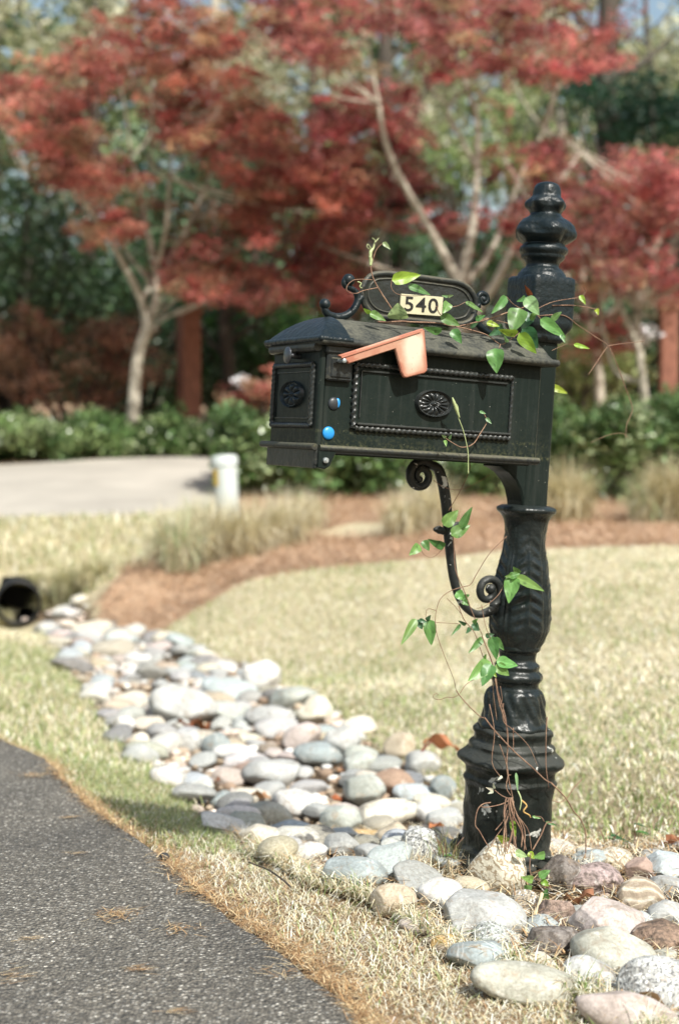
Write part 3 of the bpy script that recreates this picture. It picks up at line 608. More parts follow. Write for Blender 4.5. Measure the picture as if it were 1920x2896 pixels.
def place_stone(P, dims, rot, seed, colour, kind, ang, name='river_stone', base=ICO4, meshes={}):
    if seed is None: return
    V, F = stone_shape(seed, .11, ang+.12, base); V = V*np.array(dims)/2
    o = mesh_obj(name, V, F, MS[kind]); o.location = P; o.rotation_euler = rot; o.color = (*colour, 1); return o
for i, (px, py, wpx, hpx, roll, cn, kd, ang, lab) in enumerate(HERO):
    lift = 0.0
    for _ in range(3):
        c = gp(px, py, lift); Y = c[1]; W = wpx*1.07*Y/FPX; Hh = hpx*1.12*Y/FPX; ph = math.atan2(CAMH-c[2], Y); bW = W*rng.uniform(.72, .95)
        if wpx > 250: bW = W*.45
        q = Hh**2-(bW*sin(ph))**2; cc = math.sqrt(max(q, (Hh*.45)**2))/cos(ph); cc = min(cc, W*.95); lift = cc*.40
    col = np.clip(np.array(COL[cn])*rng.uniform(.93, 1.07), 0, .8)
    o = place_stone(c, (W*1.03, bW, cc*1.05), (rng.uniform(-.1, .1), radians(roll), rng.uniform(-.15, .15)), 100+i, col, kd, ang, base=ICO5 if py > 2350 else ICO4)
    tag(o, lab, 'stone', 'river stones lining the dry creek'); TAKEN.append((c[0], c[1], W*.5))
# the rest of the bed
NHERO = len(HERO); protos = []
for s in range(22):
    V, F = stone_shape(500+s, .12, .08+(s % 4)*.14, ICO4 if s < 22 else ICO4); me = mesh_obj('river_stone', V*.5, F, MS[['plain', 'plain', 'granite', 'plain', 'plain', 'rough'][s % 6]]); protos.append(me.data); bpy.data.objects.remove(me)
cand = []
xs, ys = scatter(60000, -3, 1.6, 2.1, 10.4); k = inside(CREEK, xs, ys) & view(xs, ys, .15); xs, ys = xs[k], ys[k]
T_ = np.array(TAKEN); tx, ty, tr = list(T_[:, 0]), list(T_[:, 1]), list(T_[:, 2]); new = []
for x, y in zip(xs, ys):
    if len(new) >= 300-NHERO: break
    u = rng.random(); s = rng.uniform(.075, .115) if u < .38 else (rng.uniform(.115, .16) if u < .9 else rng.uniform(.16, .24))
    if y < 3.6 and x > .2: s = rng.uniform(.055, .09)
    elif y < 5: s = min(s, .115)
    if y > 8: s *= 1.15
    d = np.hypot(np.array(tx)-x, np.array(ty)-y)/(np.array(tr)+s*.5)
    if d.min() > .62: tx.append(x); ty.append(y); tr.append(s*.5); new.append((x, y, s))
names = [('palegrey', 'pale grey'), ('white', 'white'), ('cream', 'cream'), ('grey', 'mid grey'), ('bluegrey', 'blue grey'), ('tan', 'tan'), ('pink', 'pinkish'), ('greengrey', 'greenish grey'), ('olive', 'olive'), ('brown', 'brown')]
pw = [.22, .15, .15, .12, .11, .08, .06, .06, .03, .02]
zones = [(8.2, 'by the drain pipe'), (6.6, 'below the straw mulch mound'), (5.2, 'between lawn bend and verge'), (4.1, 'in the middle of the creek'), (3.3, 'near the white egg shaped cobble'), (0, 'around the mailbox post')]
info = []
for (x, y, s) in new:
    ci = rng.choice(len(names), p=pw); z = next(t_ for d, t_ in zones if y >= d); size = 'small' if s < .095 else ('medium' if s < .14 else 'large')
    side = 'verge side' if x < CX(y) - .5 else 'lawn side'; info.append([x, y, s, ci, z, size])
ORD = 'nearest,second,third,fourth,fifth,sixth,seventh,eighth,ninth,tenth,eleventh,twelfth,thirteenth,fourteenth,fifteenth,sixteenth,seventeenth,eighteenth,nineteenth,twentieth'.split(',')
from collections import defaultdict
grp = defaultdict(list)
for j, a in enumerate(info): grp[(a[3], a[4], a[5])].append(j)
camd = {}
for g, js in grp.items():
    js.sort(key=lambda j: info[j][1])
    for r_, j in enumerate(js): camd[j] = (r_, len(js))
for j, (x, y, s, ci, z, size) in enumerate(info):
    o = bpy.data.objects.new('river_stone', protos[rng.integers(len(protos))]); sc.collection.objects.link(o)
    hgt = s*rng.uniform(.42, .62); o.scale = (s*rng.uniform(1, 1.3), s*rng.uniform(.75, 1), hgt)
    o.location = (x, y, float(H(x, y)[0])+hgt*.22+rng.uniform(0, .012)+(.016 if y < 4.4 and x < .3 else 0)); o.rotation_euler = (rng.normal(0, .16), rng.normal(0, .16), rng.uniform(0, 6.28))
    o.color = (*np.clip(np.array(COL[names[ci][0]])*rng.uniform(.88, 1.1)*(1+rng.normal(0, .02, 3)), .02, .82), 1)
    r_, n_ = camd[j]; base = f'{size} {names[ci][1]} cobble {z}'
    lab = base if n_ == 1 else (base+(', nearest of its kind' if r_ == 0 else f', {ORD[min(r_, 19)]} nearest of its kind'))
    tag(o, lab, 'stone', 'river stones lining the dry creek')
# small filler pebbles and chips between the cobbles: one mass
xs, ys = scatter(26000, -3, 1.6, 2.1, 10.4); k = inside(CREEK, xs, ys) & view(xs, ys, .15) & (rng.random(len(xs)) < np.clip(3.4/ys, .25, 1)*.9); xs, ys = xs[k][:4200], ys[k][:4200]
Vb, Fb = ico(2); allV = []; allF = []; allC = []; n0 = 0
PB = [(.5, .5, .48), (.62, .6, .55), (.34, .27, .2), (.45, .36, .26), (.28, .2, .14), (.55, .45, .38)]
for x, y in zip(xs, ys):
    s = rng.uniform(.008, .03) if y < 4 else rng.uniform(.02, .06); D = s*np.array([1, rng.uniform(.6, 1), rng.uniform(.4, .7)]); a = rng.uniform(0, 6.28); V = Vb*(1+.15*pnoise(Vb, 2, int(rng.integers(1e6))))[:, None]*D*.5
    V = np.c_[V[:, 0]*cos(a)-V[:, 1]*sin(a), V[:, 0]*sin(a)+V[:, 1]*cos(a), V[:, 2]]+np.array([x, y, float(H(x, y)[0])+s*.12]); allV.append(V); allF.append(Fb+n0); n0 += len(V); allC.append(np.tile(pick(PB, 1), (len(V), 1)))
m, t, p, o = newmat('pebble_stone'); t.links.new(attr(t).outputs['Color'], p.inputs['Base Color']); p.inputs['Roughness'].default_value = .8; M_peb = m
tag(mesh_obj('creek_pebbles', np.vstack(allV), np.vstack(allF), M_peb, cols=np.vstack(allC)), kind='stuff', label='small pebbles filling the gaps between creek cobbles')
# dry litter between the stones round the post
xs, ys = scatter(60000, -.3, 1.4, 2.2, 4.0); k = inside(CREEK, xs, ys) & view(xs, ys, .1) & (vnoise(xs, ys, 9, 61) > -.35); xs, ys = xs[k][:14000], ys[k][:14000]
straw('creek_bed_litter', np.c_[xs, ys, H(xs, ys)+.004], (.015, .06), (.0012, .0028), 'dry straw and leaf litter between the cobbles around the post', STRAW+PS, .03, 1.35)

# fallen leaves
M_dleaf = leafmat('dry_brown_leaf', .25, .6, .3)
def leafgrid(nu=9, nv=7, shape=None, fold=.25, droop=.25, wave=0.0, seed=0):
    """leaf of unit length along +x, unit max width along y"""
    shape = shape or (lambda s: np.sin(pi*s**.75)**.8*(1-.25*s)); S = np.linspace(0, 1, nu); Tt = np.linspace(-1, 1, nv); r = np.random.default_rng(seed); V = []; ph = r.uniform(0, 6.28)
    for s in S:
        wd = max(shape(s), .004)*.5
        for q in Tt: V.append((s, q*wd, fold*abs(q)*wd-droop*s*s+wave*sin(s*9+ph+q*2)*.05))
    V = np.array(V); F = [(i*nv+j, (i+1)*nv+j, (i+1)*nv+j+1, i*nv+j+1) for i in range(nu-1) for j in range(nv-1)]; return V, np.array(F)
for i, (px, py, L, c, lab) in enumerate([(500, 2062, .17, (.20, .075, .035), 'large curled dark brown leaf below the pale slab boulder'), (555, 2050, .15, (.26, .10, .045), 'crumpled russet leaf lying against the pale slab boulder'), (655, 2018, .09, (.16, .06, .035), 'small dark leaf alone between the white grey cobbles'), (530, 2096, .12, (.36, .20, .10), 'light brown leaf under the dark curled one'),
        (735, 2252, .11, (.42, .24, .13), 'folded tan leaf above the tan brown cobble'), (612, 2210, .07, (.22, .09, .045), 'small rusty leaf on the verge side of the white cobbles'), (800, 2320, .08, (.48, .28, .15), 'pale orange leaf tip under the white egg cobble'), (950, 2258, .06, (.42, .14, .06), 'tiny red leaf between the grey green cobbles'), (965, 2182, .09, (.46, .27, .16), 'tan leaf below the blue grey pointed cobble'),
        (1265, 2312, .12, (.50, .22, .11), 'rusty curled leaf beside the post base, upper one'), (1240, 2340, .10, (.52, .20, .09), 'rusty curled leaf beside the post base, lower one'), (1285, 2290, .09, (.42, .2, .11), 'rusty leaf touching the post shadow'), (1905, 2378, .09, (.30, .12, .06), 'brown leaf on the lawn at the picture edge'), (1640, 2545, .14, (.34, .16, .09), 'brown straw like leaf in front of the purple brown cobble'), (1835, 2838, .16, (.42, .27, .15), 'long tan leaf wedged beside the granite boulder')]):
    V, F = leafgrid(12, 9, lambda s: .55*np.sin(pi*s**.8)**.7*(1+.25*sin(s*22)), .9, .1, 3.5, i); L *= .62 if py > 2150 else .8; V = V*L*[1, 1, .6]; lf = .02 if py < 2200 else .03; c3 = gp(px, py, lf); 
    o = mesh_obj('fallen_leaf', V-[L*.5, 0, 0], F, M_dleaf, cols=np.tile(c, (len(V), 1))*(1+rng.normal(0, .08, (len(V), 1)))); o.location = c3; o.rotation_euler = (rng.uniform(-.6, .1), rng.uniform(-.35, .3), rng.uniform(-.6, .6)+(2.6 if i % 2 else 0)); tag(o, lab, 'leaf', 'fallen leaves among the stones')
# fallen twig with a rusty leaf in the lawn
tw = MB(); a, b = gp(1160, 2170, .03), gp(1240, 2080, .12); tw.tube([a, (a+b)/2+[0, 0, .01], b], [.006, .005, .003], sub=4); o = tw.build('fallen_twig', M_rbark); tag(o, 'brown twig with rusty leaf sticking out of the lawn beside the post', 'twig')
V, F = leafgrid(9, 7, None, .6, .2, 2, 3); V = V*[.12, .05, .12]; V = V+b-[.05, 0, .03]; mesh_obj('leaf', V, F, M_dleaf, parent=o, cols=np.tile((.42, .17, .08), (len(V), 1)))
for (pts, lab) in [([(705, 2440), (760, 2462), (800, 2490), (822, 2510)], 'thin dark curved twig lying on the roadside grass'), ([(1560, 2640), (1700, 2560), (1890, 2600)], None)]:
    if lab:
        q = MB().tube([gp(x, y, .03) for x, y in pts], .002, 6, sub=4).build('fallen_twig', M_dbark); tag(q, lab, 'twig')
c0 = gp(465, 2440, .01); q = MB().ball((0, 0, 0), (.012, .010, .009)).build('dark_pebble', simple('dark_chip', (.03, .03, .03), .8)); q.location = (c0[0], c0[1], .02); tag(q, 'single dark chip on the road edge against the pine straw', 'pebble')
# ------------------------------------------------------------------ mailbox (local frame: u along the box, v across, w up)
MM = np.array([[0.8823182278806566, -0.4670437860233975, 0.058177716408161655], [0.46857796500112225, 0.8832862258942223, -0.015496253126094851], [-0.044150146828121226, 0.040933422559954885, 0.9981859643636467]])
TT = np.array([-0.03768946943064112, 2.702680706192277, 0.9138496426470238])
BASE = np.array([.5665, .1071, -.876])
root = empty('mailbox'); root.matrix_world = Matrix(np.block([[MM, (MM@BASE+TT)[:, None]], [np.zeros((1, 3)), np.ones((1, 1))]]).tolist())
tag(root, 'ornate black cast iron mailbox on a tilted post with house number plate', 'mailbox')
def loc(px, py, v):
    d = MM.T@ray(px, py); o = MM.T@(np.array([0, 0, CAMH])-TT); return o+(v-o[1])/d[1]*d
def B(mb, name, mat, parent=root, **k): return mb.build(name, mat, parent, off=BASE, **k)
BW, BH, BL = .213, .202, .5
M_trim2 = paint('scuffed_black_moulding', algae=True, rough=.3, dirt=.12, dirtcol=(.08, .078, .06), up=.9, bumps=.6, spec=.45)
# body
b = MB(); b.box((.004, .008, 0), (BL+.012, BW-.008, BH+.004), .004); b.box((.02, .012, -.014), (BL, BW-.012, 0.001), .003); B(b, 'body', M_side)
# bottom rails
b = MB(); b.tube([(-.002, -.002, -.002), (BL+.01, -.002, -.002)], .0065, 12); b.tube([(-.002, BW+.002, -.002), (BL+.01, BW+.002, -.002)], .0065, 12); b.box((0, -.004, -.0115), (BL+.008, .02, -.006), .0015); B(b, 'bottom_rail', M_trim)
# roof: hipped cushion with thick drip edge
def roof():
    u0, u1, v0, v1 = -.014, .532, -.014, BW+.014; nu, nv = 70, 44; V = []; F = []
    us = u0+(u1-u0)*np.linspace(0, 1, nu)**1.6; vs = v0+(v1-v0)*(.5-.5*np.cos(np.linspace(0, pi, nv))); hw = (v1-v0)/2
    for u in us:
        for v in vs:
            a = min(1, max(0, min(v-v0, v1-v)/hw)); f = min(1, max(0, (u-u0)/.072)); r = min(1, max(0, (u1-u)/.012))
            g = min(1-(1-a)**2.3, 1-(1-f)**1.9); V.append((u, v, BH+.004+.050*g*(.25+.75*r**.5)))
    for i in range(nu-1):
        for j in range(nv-1): F.append((i*nv+j, (i+1)*nv+j, (i+1)*nv+j+1, i*nv+j+1))
    ring = [i*nv for i in range(nu)]+[(nu-1)*nv+j for j in range(1, nv)]+[i*nv+nv-1 for i in range(nu-2, -1, -1)]+[j for j in range(nv-2, 0, -1)]
    n = len(V); V += [(V[i][0], V[i][1], BH-.008) for i in ring]; m_ = len(ring)
    for k in range(m_): F.append((ring[(k+1) % m_], ring[k], n+k, n+(k+1) % m_))
    F.append(tuple(range(n, n+m_)))
    mb = MB().add(V, F); r = [(u0, v0, BH), (u1, v0, BH), (u1, v1, BH), (u0, v1, BH)]
    mb.tube([r[0], r[1], r[2], r[3], r[0]], .0072, 12); [mb.ball(q, .0073) for q in r]; return mb
B(roof(), 'roof', M_roof, sharp=50)
# smooth hood over the door, darker than the roof
b = MB(); nu, nv = 18, 40
V = []; u0, u1, v0, v1 = -.0175, .045, -.016, BW+.016
for i in range(nu):
    for j in range(nv):
        u = u0+(u1-u0)*i/(nu-1); v = v0+(v1-v0)*(.5-.5*cos(pi*j/(nv-1))); a = min(v-v0, v1-v)/((v1-v0)/2); f = (u-u0)/.074; g = min(1-(1-a)**2.3, 1-(1-min(1, f))**1.9); V.append((u, v, BH+.007+.050*g))
b.add(V, [(i*nv+j, (i+1)*nv+j, (i+1)*nv+j+1, i*nv+j+1) for i in range(nu-1) for j in range(nv-1)]); e = [(u0, v0+(v1-v0)*j/20, BH+.003) for j in range(21)]; b.tube(e, .0065, 10); b.tube([(u0, v0, BH+.003), (u1+.004, v0, BH+.003)], .0062, 10); b.ball(e[0], .0066)
B(b, 'hood', M_blue_black, sharp=60)
# door
door = B(MB().box((-.008, .003, -.002), (.006, BW-.003, BH-.006), .003), 'door', M_side)
b = MB(); b.tube([(-.014, .004, BH-.012), (-.014, BW-.004, BH-.012)], .0085, 12); B(b, 'top_roll', M_trim, door); b = MB(); b.tube([(-.012, -.003, 0), (-.012, BW+.022, 0)], .0065, 12); b.ball((-.012, BW+.022, 0), .0066)
b.box((-.010, .002, -.042), (-.002, BW+.004, .004), .002); b.box((-.0095, 0, -.036), (.012, .006, 0), .002); B(b, 'bottom_lip', M_trim, door)
b = MB(); fr = [(-.0095, .026, .040), (-.0095, BW-.012, .040), (-.0095, BW-.012, .158), (-.0095, .026, .158)]
b.tube([fr[0], fr[1]], .0052, 10, rope=.16, pitch=.010, sub=60); b.tube([fr[1], fr[2]], .0052, 10, rope=.16, pitch=.010, sub=40); b.tube([fr[2], fr[3]], .0052, 10, rope=.16, pitch=.010, sub=60); b.tube([fr[3], fr[0]], .0052, 10, rope=.16, pitch=.010, sub=40)
fr2 = [(-.0085, .040, .054), (-.0085, BW-.026, .054), (-.0085, BW-.026, .144), (-.0085, .040, .144)]; b.tube(fr2+[fr2[0]], .0018, 6); B(b, 'door_frame_moulding', M_trim2, door)
def rosette(c, ru, rw, plane, petals=12, depth=.007):
    nr, nt_ = 22, 96; V = []; F = []
    for i in range(nr+1):
        r = i/nr
        for j in range(nt_):
            th = 2*pi*j/nt_; rim = math.exp(-((r-.9)/.055)**2)*1.0; pet = (math.sin(pi*min(1, max(0, (r-.2)/.58)))**.6 if .2 < r < .78 else 0)*abs(cos(petals*th/2))**.8*.85; dome = math.exp(-(r/.15)**2)*1.1
            h = (rim+pet+dome)*depth*(1 if r < .99 else 0)+(.0015 if r < .99 else -.002); x, y = cos(th)*r*ru, sin(th)*r*rw
            V.append((c[0]+x, c[1]-h, c[2]+y) if plane == 'side' else (c[0]-h, c[1]-x, c[2]+y))
    for i in range(nr):
        for j in range(nt_): k = (j+1) % nt_; F.append((i*nt_+j, i*nt_+k, (i+1)*nt_+k, (i+1)*nt_+j) if i else (j, nt_+k, nt_+j))
    return MB().add(V, F)
B(rosette((-.0085, .1135, .1005), .050, .0275, 'front', 8, .006), 'door_rosette', M_blue_black, door)
b = MB(); b.tube([(-.008, .094, .175), (-.030, .094, .175)], [.006, .005], 10); b.ball((-.033, .096, .1755), (.0050, .0165, .0165), 24, 14); B(b, 'door_knob', M_knob, door)
# side panel: rope moulding, rosette
sp_ = root
b = MB(); U0, U1, W0, W1 = .071, .438, .040, .164; V_ = .0045
b.tube([(U0, V_, W1), (U1, V_, W1)], .0052, 10, rope=.15, pitch=.012, sub=160); b.tube([(U0, V_, W0), (U0, V_, W1)], .0052, 10, rope=.3, pitch=.013, sub=60)
b.tube([(U1, V_+.002, W0), (U1, V_+.002, W1)], .0035, 10, rope=.15, pitch=.012, sub=60)
b.tube([(U0+.005, V_, W0), (U1, V_, W0)], .0050, 10, rope=.18, pitch=.012, sub=160); b.box((U0+.008, -.001, W0+.006), (U1, .01, W0+.0115), .002)
b.tube([(U0+.014, V_+.001, W1-.012), (U1-.012, V_+.001, W1-.012)], .0022, 6); b.tube([(U0+.014, V_+.001, W0+.022), (U0+.014, V_+.001, W1-.012)], .0016, 6); B(b, 'side_frame_moulding', M_trim2)
B(rosette((.252, .0075, .0995), .044, .0285, 'side', 14, .0075), 'side_rosette', M_paint)
# flag mount block, bumps, corner ear with bolt
b = MB(); b.box((.004, -.004, .128), (.060, .012, .186), .003); b.box((.000, -.008, .178), (.066, .012, .196), .004); b.box((.012, -.0065, .134), (.056, 0, .172), .002); B(b, 'flag_mount', M_trim)
b = MB(); c = (.0285, .0078, .0845); b.ball(c, (.0125, .006, .0125), 24, 12); B(b, 'round_cap', simple('worn_cap', (.03, .035, .04), .4, var=.5, scale=60)); 
b = MB(); b.ball((.0362, .0068, .086), (.0056, .0040, .0098), 20, 10); B(b, 'blue_paint_rest', M_bluedot)
b = MB(); b.ball((.0205, .0072, .0272), (.0128, .0055, .0128), 28, 14); B(b, 'blue_reflector', M_bluedot)
b = MB(); b.prism([(-.004, 0), (-.004, -.040), (.012, -.042), (.022, -.036), (.030, -.018), (.036, -.006), (.036, 0)], -.005, .006, .002); ear = B(b, 'hinge_ear', M_side)
b = MB(); b.tube([(.0106, -.003, -.025), (.0106, -.010, -.025)], .0055, 14); b.tube([(.0106, -.009, -.025), (.0106, -.0125, -.025)], .003, 10); B(b, 'bolt', M_bolt, ear)
# flag
FP = [(955, 1004), (975, 998), (1038, 978), (1186, 930), (1193, 929), (1199, 935), (1207, 1036), (1206, 1048), (1199, 1055), (1148, 1068), (1140, 1066), (1133, 1052), (1116, 986), (985, 1028), (978, 1021)]
fp = [tuple(loc(x, y, -.022)[[0, 2]]) for x, y in FP]
b = MB(); b.prism(fp, -.0255, -.0185, .002); 
cx = np.array(fp).mean(0); rim = [(p[0]+(cx[0]-p[0])*.0, -.0262, p[1]) for p in fp]
o = B(b, 'flag', M_flag, sharp=30)
# subdivide the front for the fade attribute
import bmesh
bm = bmesh.new(); bm.from_mesh(o.data); bmesh.ops.triangulate(bm, faces=bm.faces[:]); bmesh.ops.subdivide_edges(bm, edges=bm.edges[:], cuts=5, use_grid_fill=True); bm.to_mesh(o.data); bm.free()
co = np.array([v.co[:] for v in o.data.vertices])+BASE; cc = loc(1170, 985, -.022)
a = o.data.attributes.new('fade', 'FLOAT', 'POINT'); f = np.exp(-((co[:, 0]-cc[0])/.030)**2-((co[:, 2]-cc[2])/.050)**2)*1.1; fa_ = np.array(fp); ed = dist_poly(fa_, co[:, 0], co[:, 2]); f = f*np.clip((ed-.0015)/.006, 0, 1); armf = .3*((co[:, 0] > .05) & (co[:, 0] < .15)); a.data.foreach_set('value', np.clip(np.maximum(f, armf), 0, 1).astype(np.float32))
o.data.polygons.foreach_set('use_smooth', np.zeros(len(o.data.polygons), bool))
b = MB(); arm = [loc(x, y, -.0262) for x, y in ((966, 1011), (1045, 985), (1188, 938), (1196, 1040), (1150, 1058))]
b.tube(arm[:3], .0016, 6); B(b, 'flag_rib', M_flag, o)
b = MB(); pv = loc(968, 1020, -.02); b.tube([pv+[0, .022, 0], pv+[0, -.008, 0]], .0035, 10); b.ball(pv+[0, -.009, 0], (.0048, .003, .0048)); B(b, 'flag_rivet', M_bolt, o)
# number plaque above the ridge
vc = .1065
out = spline(np.array([(.165, 0, .356), (.20, 0, .3595), (.32, 0, .3595), (.358, 0, .358), (.385, 0, .347), (.401, 0, .322), (.396, 0, .292), (.378, 0, .277), (.34, 0, .272), (.20, 0, .270), (.165, 0, .272), (.142, 0, .285), (.130, 0, .307), (.134, 0, .334), (.147, 0, .350)]), 4, None, True)
pl = B(MB().prism([(q[0], q[2]) for q in out], vc-.0015, vc+.005, .001), 'number_plaque', M_paint)
b = MB(); b.tube([(q[0], vc-.001, q[2]) for q in out], .0062, 10, closed=True); inn = np.array([(q[0], q[2]) for q in out]); ce = inn.mean(0); inn = ce+(inn-ce)*[.90, .76]; b.tube([(q[0], vc-.002, q[1]) for q in inn], .0022, 8, closed=True); B(b, 'plaque_rim', M_trim, pl)
sl = np.array([(.2150, .2815), (.3165, .2850), (.3175, .3250), (.2165, .3215)]); npz = B(MB().prism([tuple(q) for q in sl], vc-.0068, vc-.003, .0008), 'number_plate', M_cream, pl)
tcu = bpy.data.curves.new('digits', 'FONT'); tcu.body = '540'; tcu.size = .0485; tcu.extrude = .0006; tcu.offset = .0004; tcu.align_x = 'CENTER'; tcu.space_character = 1.12; tcu.resolution_u = 6
to = bpy.data.objects.new('digits_source', tcu); sc.collection.objects.link(to); bpy.context.view_layer.update()
me = bpy.data.meshes.new_from_object(to.evaluated_get(bpy.context.evaluated_depsgraph_get())); bpy.data.objects.remove(to)
V = np.array([v.co[:] for v in me.vertices]); xc = (V[:, 0].min()+V[:, 0].max())/2; yc = (V[:, 1].min()+V[:, 1].max())/2; V[:, 0] -= xc; V[:, 1] -= yc; sl_ = .035; k = .0300/(V[:, 1].max()-V[:, 1].min()); kx = .080/(V[:, 0].max()-V[:, 0].min())
for v, q in zip(me.vertices, V): v.co = Vector((.2655+q[0]*kx-BASE[0], vc-.0075-q[2]-BASE[1], .3038+q[1]*k+q[0]*kx*.033-BASE[2]))
me.materials.clear(); me.materials.append(M_digit); me.name = 'house_number'; do = bpy.data.objects.new('house_number', me); sc.collection.objects.link(do); do.parent = npz
# scrolls beside the plaque
def tubeuw(mb, pts, r, sub=5, seg=10, v=vc, sq=1): return mb.tube([(p[0], v, p[1]) for p in pts], r, seg, sub=sub, squash=sq)
b = MB(); tubeuw(b, [(.0475, .281), (.049, .271), (.059, .263), (.078, .2605), (.097, .266), (.113, .280), (.121, .297), (.118, .311), (.108, .319), (.099, .322)], [.006, .0075, .008, .0082, .0082, .008, .0078, .007, .006, .006])
b.ball((.0475, vc, .2835), .0112); b.ball((.0975, vc, .3365), .0128); tubeuw(b, [(.1, .322), (.09, .325), (.088, .333), (.094, .34)], .006); tubeuw(b, [(.121, .297), (.131, .306)], .008, 2); tubeuw(b, [(.082, .262), (.087, .252)], .007, 2); B(b, 'scroll_ornament', M_blue_black)
b = MB(); th = np.linspace(0, 2*pi*1.35, 26); rr = np.linspace(.0155, .004, 26); tubeuw(b, [(.420+rr[i]*cos(-2.2-th[i]), .331+rr[i]*sin(-2.2-th[i])*1) for i in range(26)], np.linspace(.006, .005, 26), 2); b.ball((.420, vc, .331), .0075)
tubeuw(b, [(.399, .310), (.410, .318)], .007, 2); tubeuw(b, [(.397, .303), (.403, .288), (.416, .274), (.436, .264), (.452, .258)], [.007, .0075, .0078, .0075, .007]); B(b, 'scroll_ornament', M_blue_black)
# iron scroll bracket below the box
b = MB(); n = 44; th = np.linspace(radians(48), radians(48)+2*pi*1.55, n); rr = np.linspace(.0325, .0075, n)**1; c = (.2935, -.0475)
sp1 = [(c[0]+rr[i]*cos(th[i])*1.0, c[1]+rr[i]*sin(th[i])) for i in range(n)]
bar = [(.4777, -.3346), (.4506, -.336), (.4250, -.3225), (.4040, -.296), (.3890, -.258), (.3790, -.215), (.3700, -.170), (.3640, -.130), (.3570, -.092), (.3460, -.055), (.3330, -.030), sp1[0]]
path = bar+sp1[1:]; R_ = [.0085, .0085, .0085, .0088, .0095, .0100, .0100, .0105, .0112, .0112, .0105]+list(np.linspace(.0095, .0062, n)); tubeuw(b, path, R_, 4, 12, .1065, 1.15); b.ball((sp1[-1][0], .1065, sp1[-1][1]), .0078)
n = 34; th = np.linspace(radians(-62), radians(-62)+2*pi*1.30, n); rr = np.linspace(.036, .0085, n); c = (.4790, -.2880); sp2 = [(c[0]+rr[i]*cos(th[i])*.95, c[1]+rr[i]*sin(th[i])) for i in range(n)]
tubeuw(b, [(.470, -.335), (.495, -.325)]+sp2, np.r_[.0085, .0088, np.linspace(.009, .0075, n)], 3, 12, .1065, 1.15); b.ball((sp2[-1][0], .1065, sp2[-1][1]), .0115); tubeuw(b, [(.4777, -.334), (.51, -.322)], .0095, 2)
tubeuw(b, [(.376, -.168), (.362, -.163), (.345, -.158), (.333, -.158)], [.006, .0065, .009, .003], 4, 12, .1065); tubeuw(b, [(.368, -.158), (.385, -.146), (.396, -.143)], [.006, .0055, .003], 4); B(b, 'scroll_bracket', M_brack)
# post
def lathe(prof, mat, name, parent=root, p=2.0, mod=None, seg=128, dense=.004, rot=0):
    W = []; R = []
    for (a, ra), (c2, rc) in zip(prof[:-1], prof[1:]):
        n = max(1, int(abs(a-c2)/dense)); 
        for k in range(n): W.append(a+(c2-a)*k/n); R.append(ra+(rc-ra)*k/n)
    W.append(prof[-1][0]); R.append(prof[-1][1]); W = np.array(W); R = np.array(R)
    if dense < .01:
        for _ in range(1): R[1:-1] = .2*R[:-2]+.6*R[1:-1]+.2*R[2:]
    th = np.linspace(0, 2*pi, seg, endpoint=False)+rot; k = (np.abs(np.cos(th))**p+np.abs(np.sin(th))**p)**(-1/p); V = []
    for w_, r in zip(W, R):
        rr = r*k; rr = rr+mod(th, w_) if mod else rr; V += [(BASE[0]+rr[i]*cos(th[i]), BASE[1]+rr[i]*sin(th[i]), w_) for i in range(seg)]
    n = len(W); F = [(i*seg+j, (i+1)*seg+j, (i+1)*seg+(j+1) % seg, i*seg+(j+1) % seg) for i in range(n-1) for j in range(seg)]; F.append(tuple(range(seg))); F.append(tuple((n-1)*seg+j for j in range(seg))[::-1])
    return B(MB().add(V, F), name, mat, parent, sharp=38)
g_ = lambda x, c, s: math.exp(-((x-c)/s)**2)
def fin_mod(th, w_): return .0055*g_(w_, .488, .022)*np.cos(5*(th+.55))+.0012*np.cos(th*3+w_*200)*g_(w_, .48, .03)+.0050*g_(w_, .549, .012)*np.cos(5*th+.6)-.004*g_(w_, .478, .010)*np.exp(-(((th+1.35+pi) % (2*pi)-pi)/.13)**2)
lathe([(.597, .001), (.596, .014), (.592, .0235), (.585, .0280), (.576, .0300), (.568, .0305), (.564, .032), (.559, .0385), (.551, .0425), (.542, .0410), (.535, .0355), (.528, .0325), (.522, .037), (.514, .0510), (.504, .0605), (.491, .0645), (.479, .0625), (.470, .0540), (.464, .044), (.460, .046), (.456, .051), (.4498, .0530), (.444, .0505), (.440, .0465), (.436, .0470), (.432, .046), (.427, .0385), (.420, .0350), (.413, .036), (.409, .044), (.404, .0465), (.400, .0510), (.395, .0525), (.391, .0545), (.388, .055)], M_blue_black, 'finial', mod=fin_mod, dense=.002)
lathe([(.393, .050), (.3905, .0545), (.388, .0555), (.381, .0560), (.290, .0560), (.282, .054), (.276, .049), (.270, .043), (.266, .044), (.262, .0455), (.257, .0450), (.252, .038)], M_blue_black, 'head_block', p=9, dense=.004)
lathe([(.256, .0335), (.0, .0335), (-.012, .0330), (-.102, .0328)], M_side, 'upper_shaft', p=8, dense=.02)
b = MB(); b.prism([(.470, -.010), (.545, -.010), (.545, -.105), (.5365, -.105), (.5335, -.088), (.526, -.066), (.513, -.046), (.496, -.031), (.478, -.022), (.466, -.018)], BASE[1]-.030, BASE[1]+.030, .004); B(b, 'gusset', M_side)
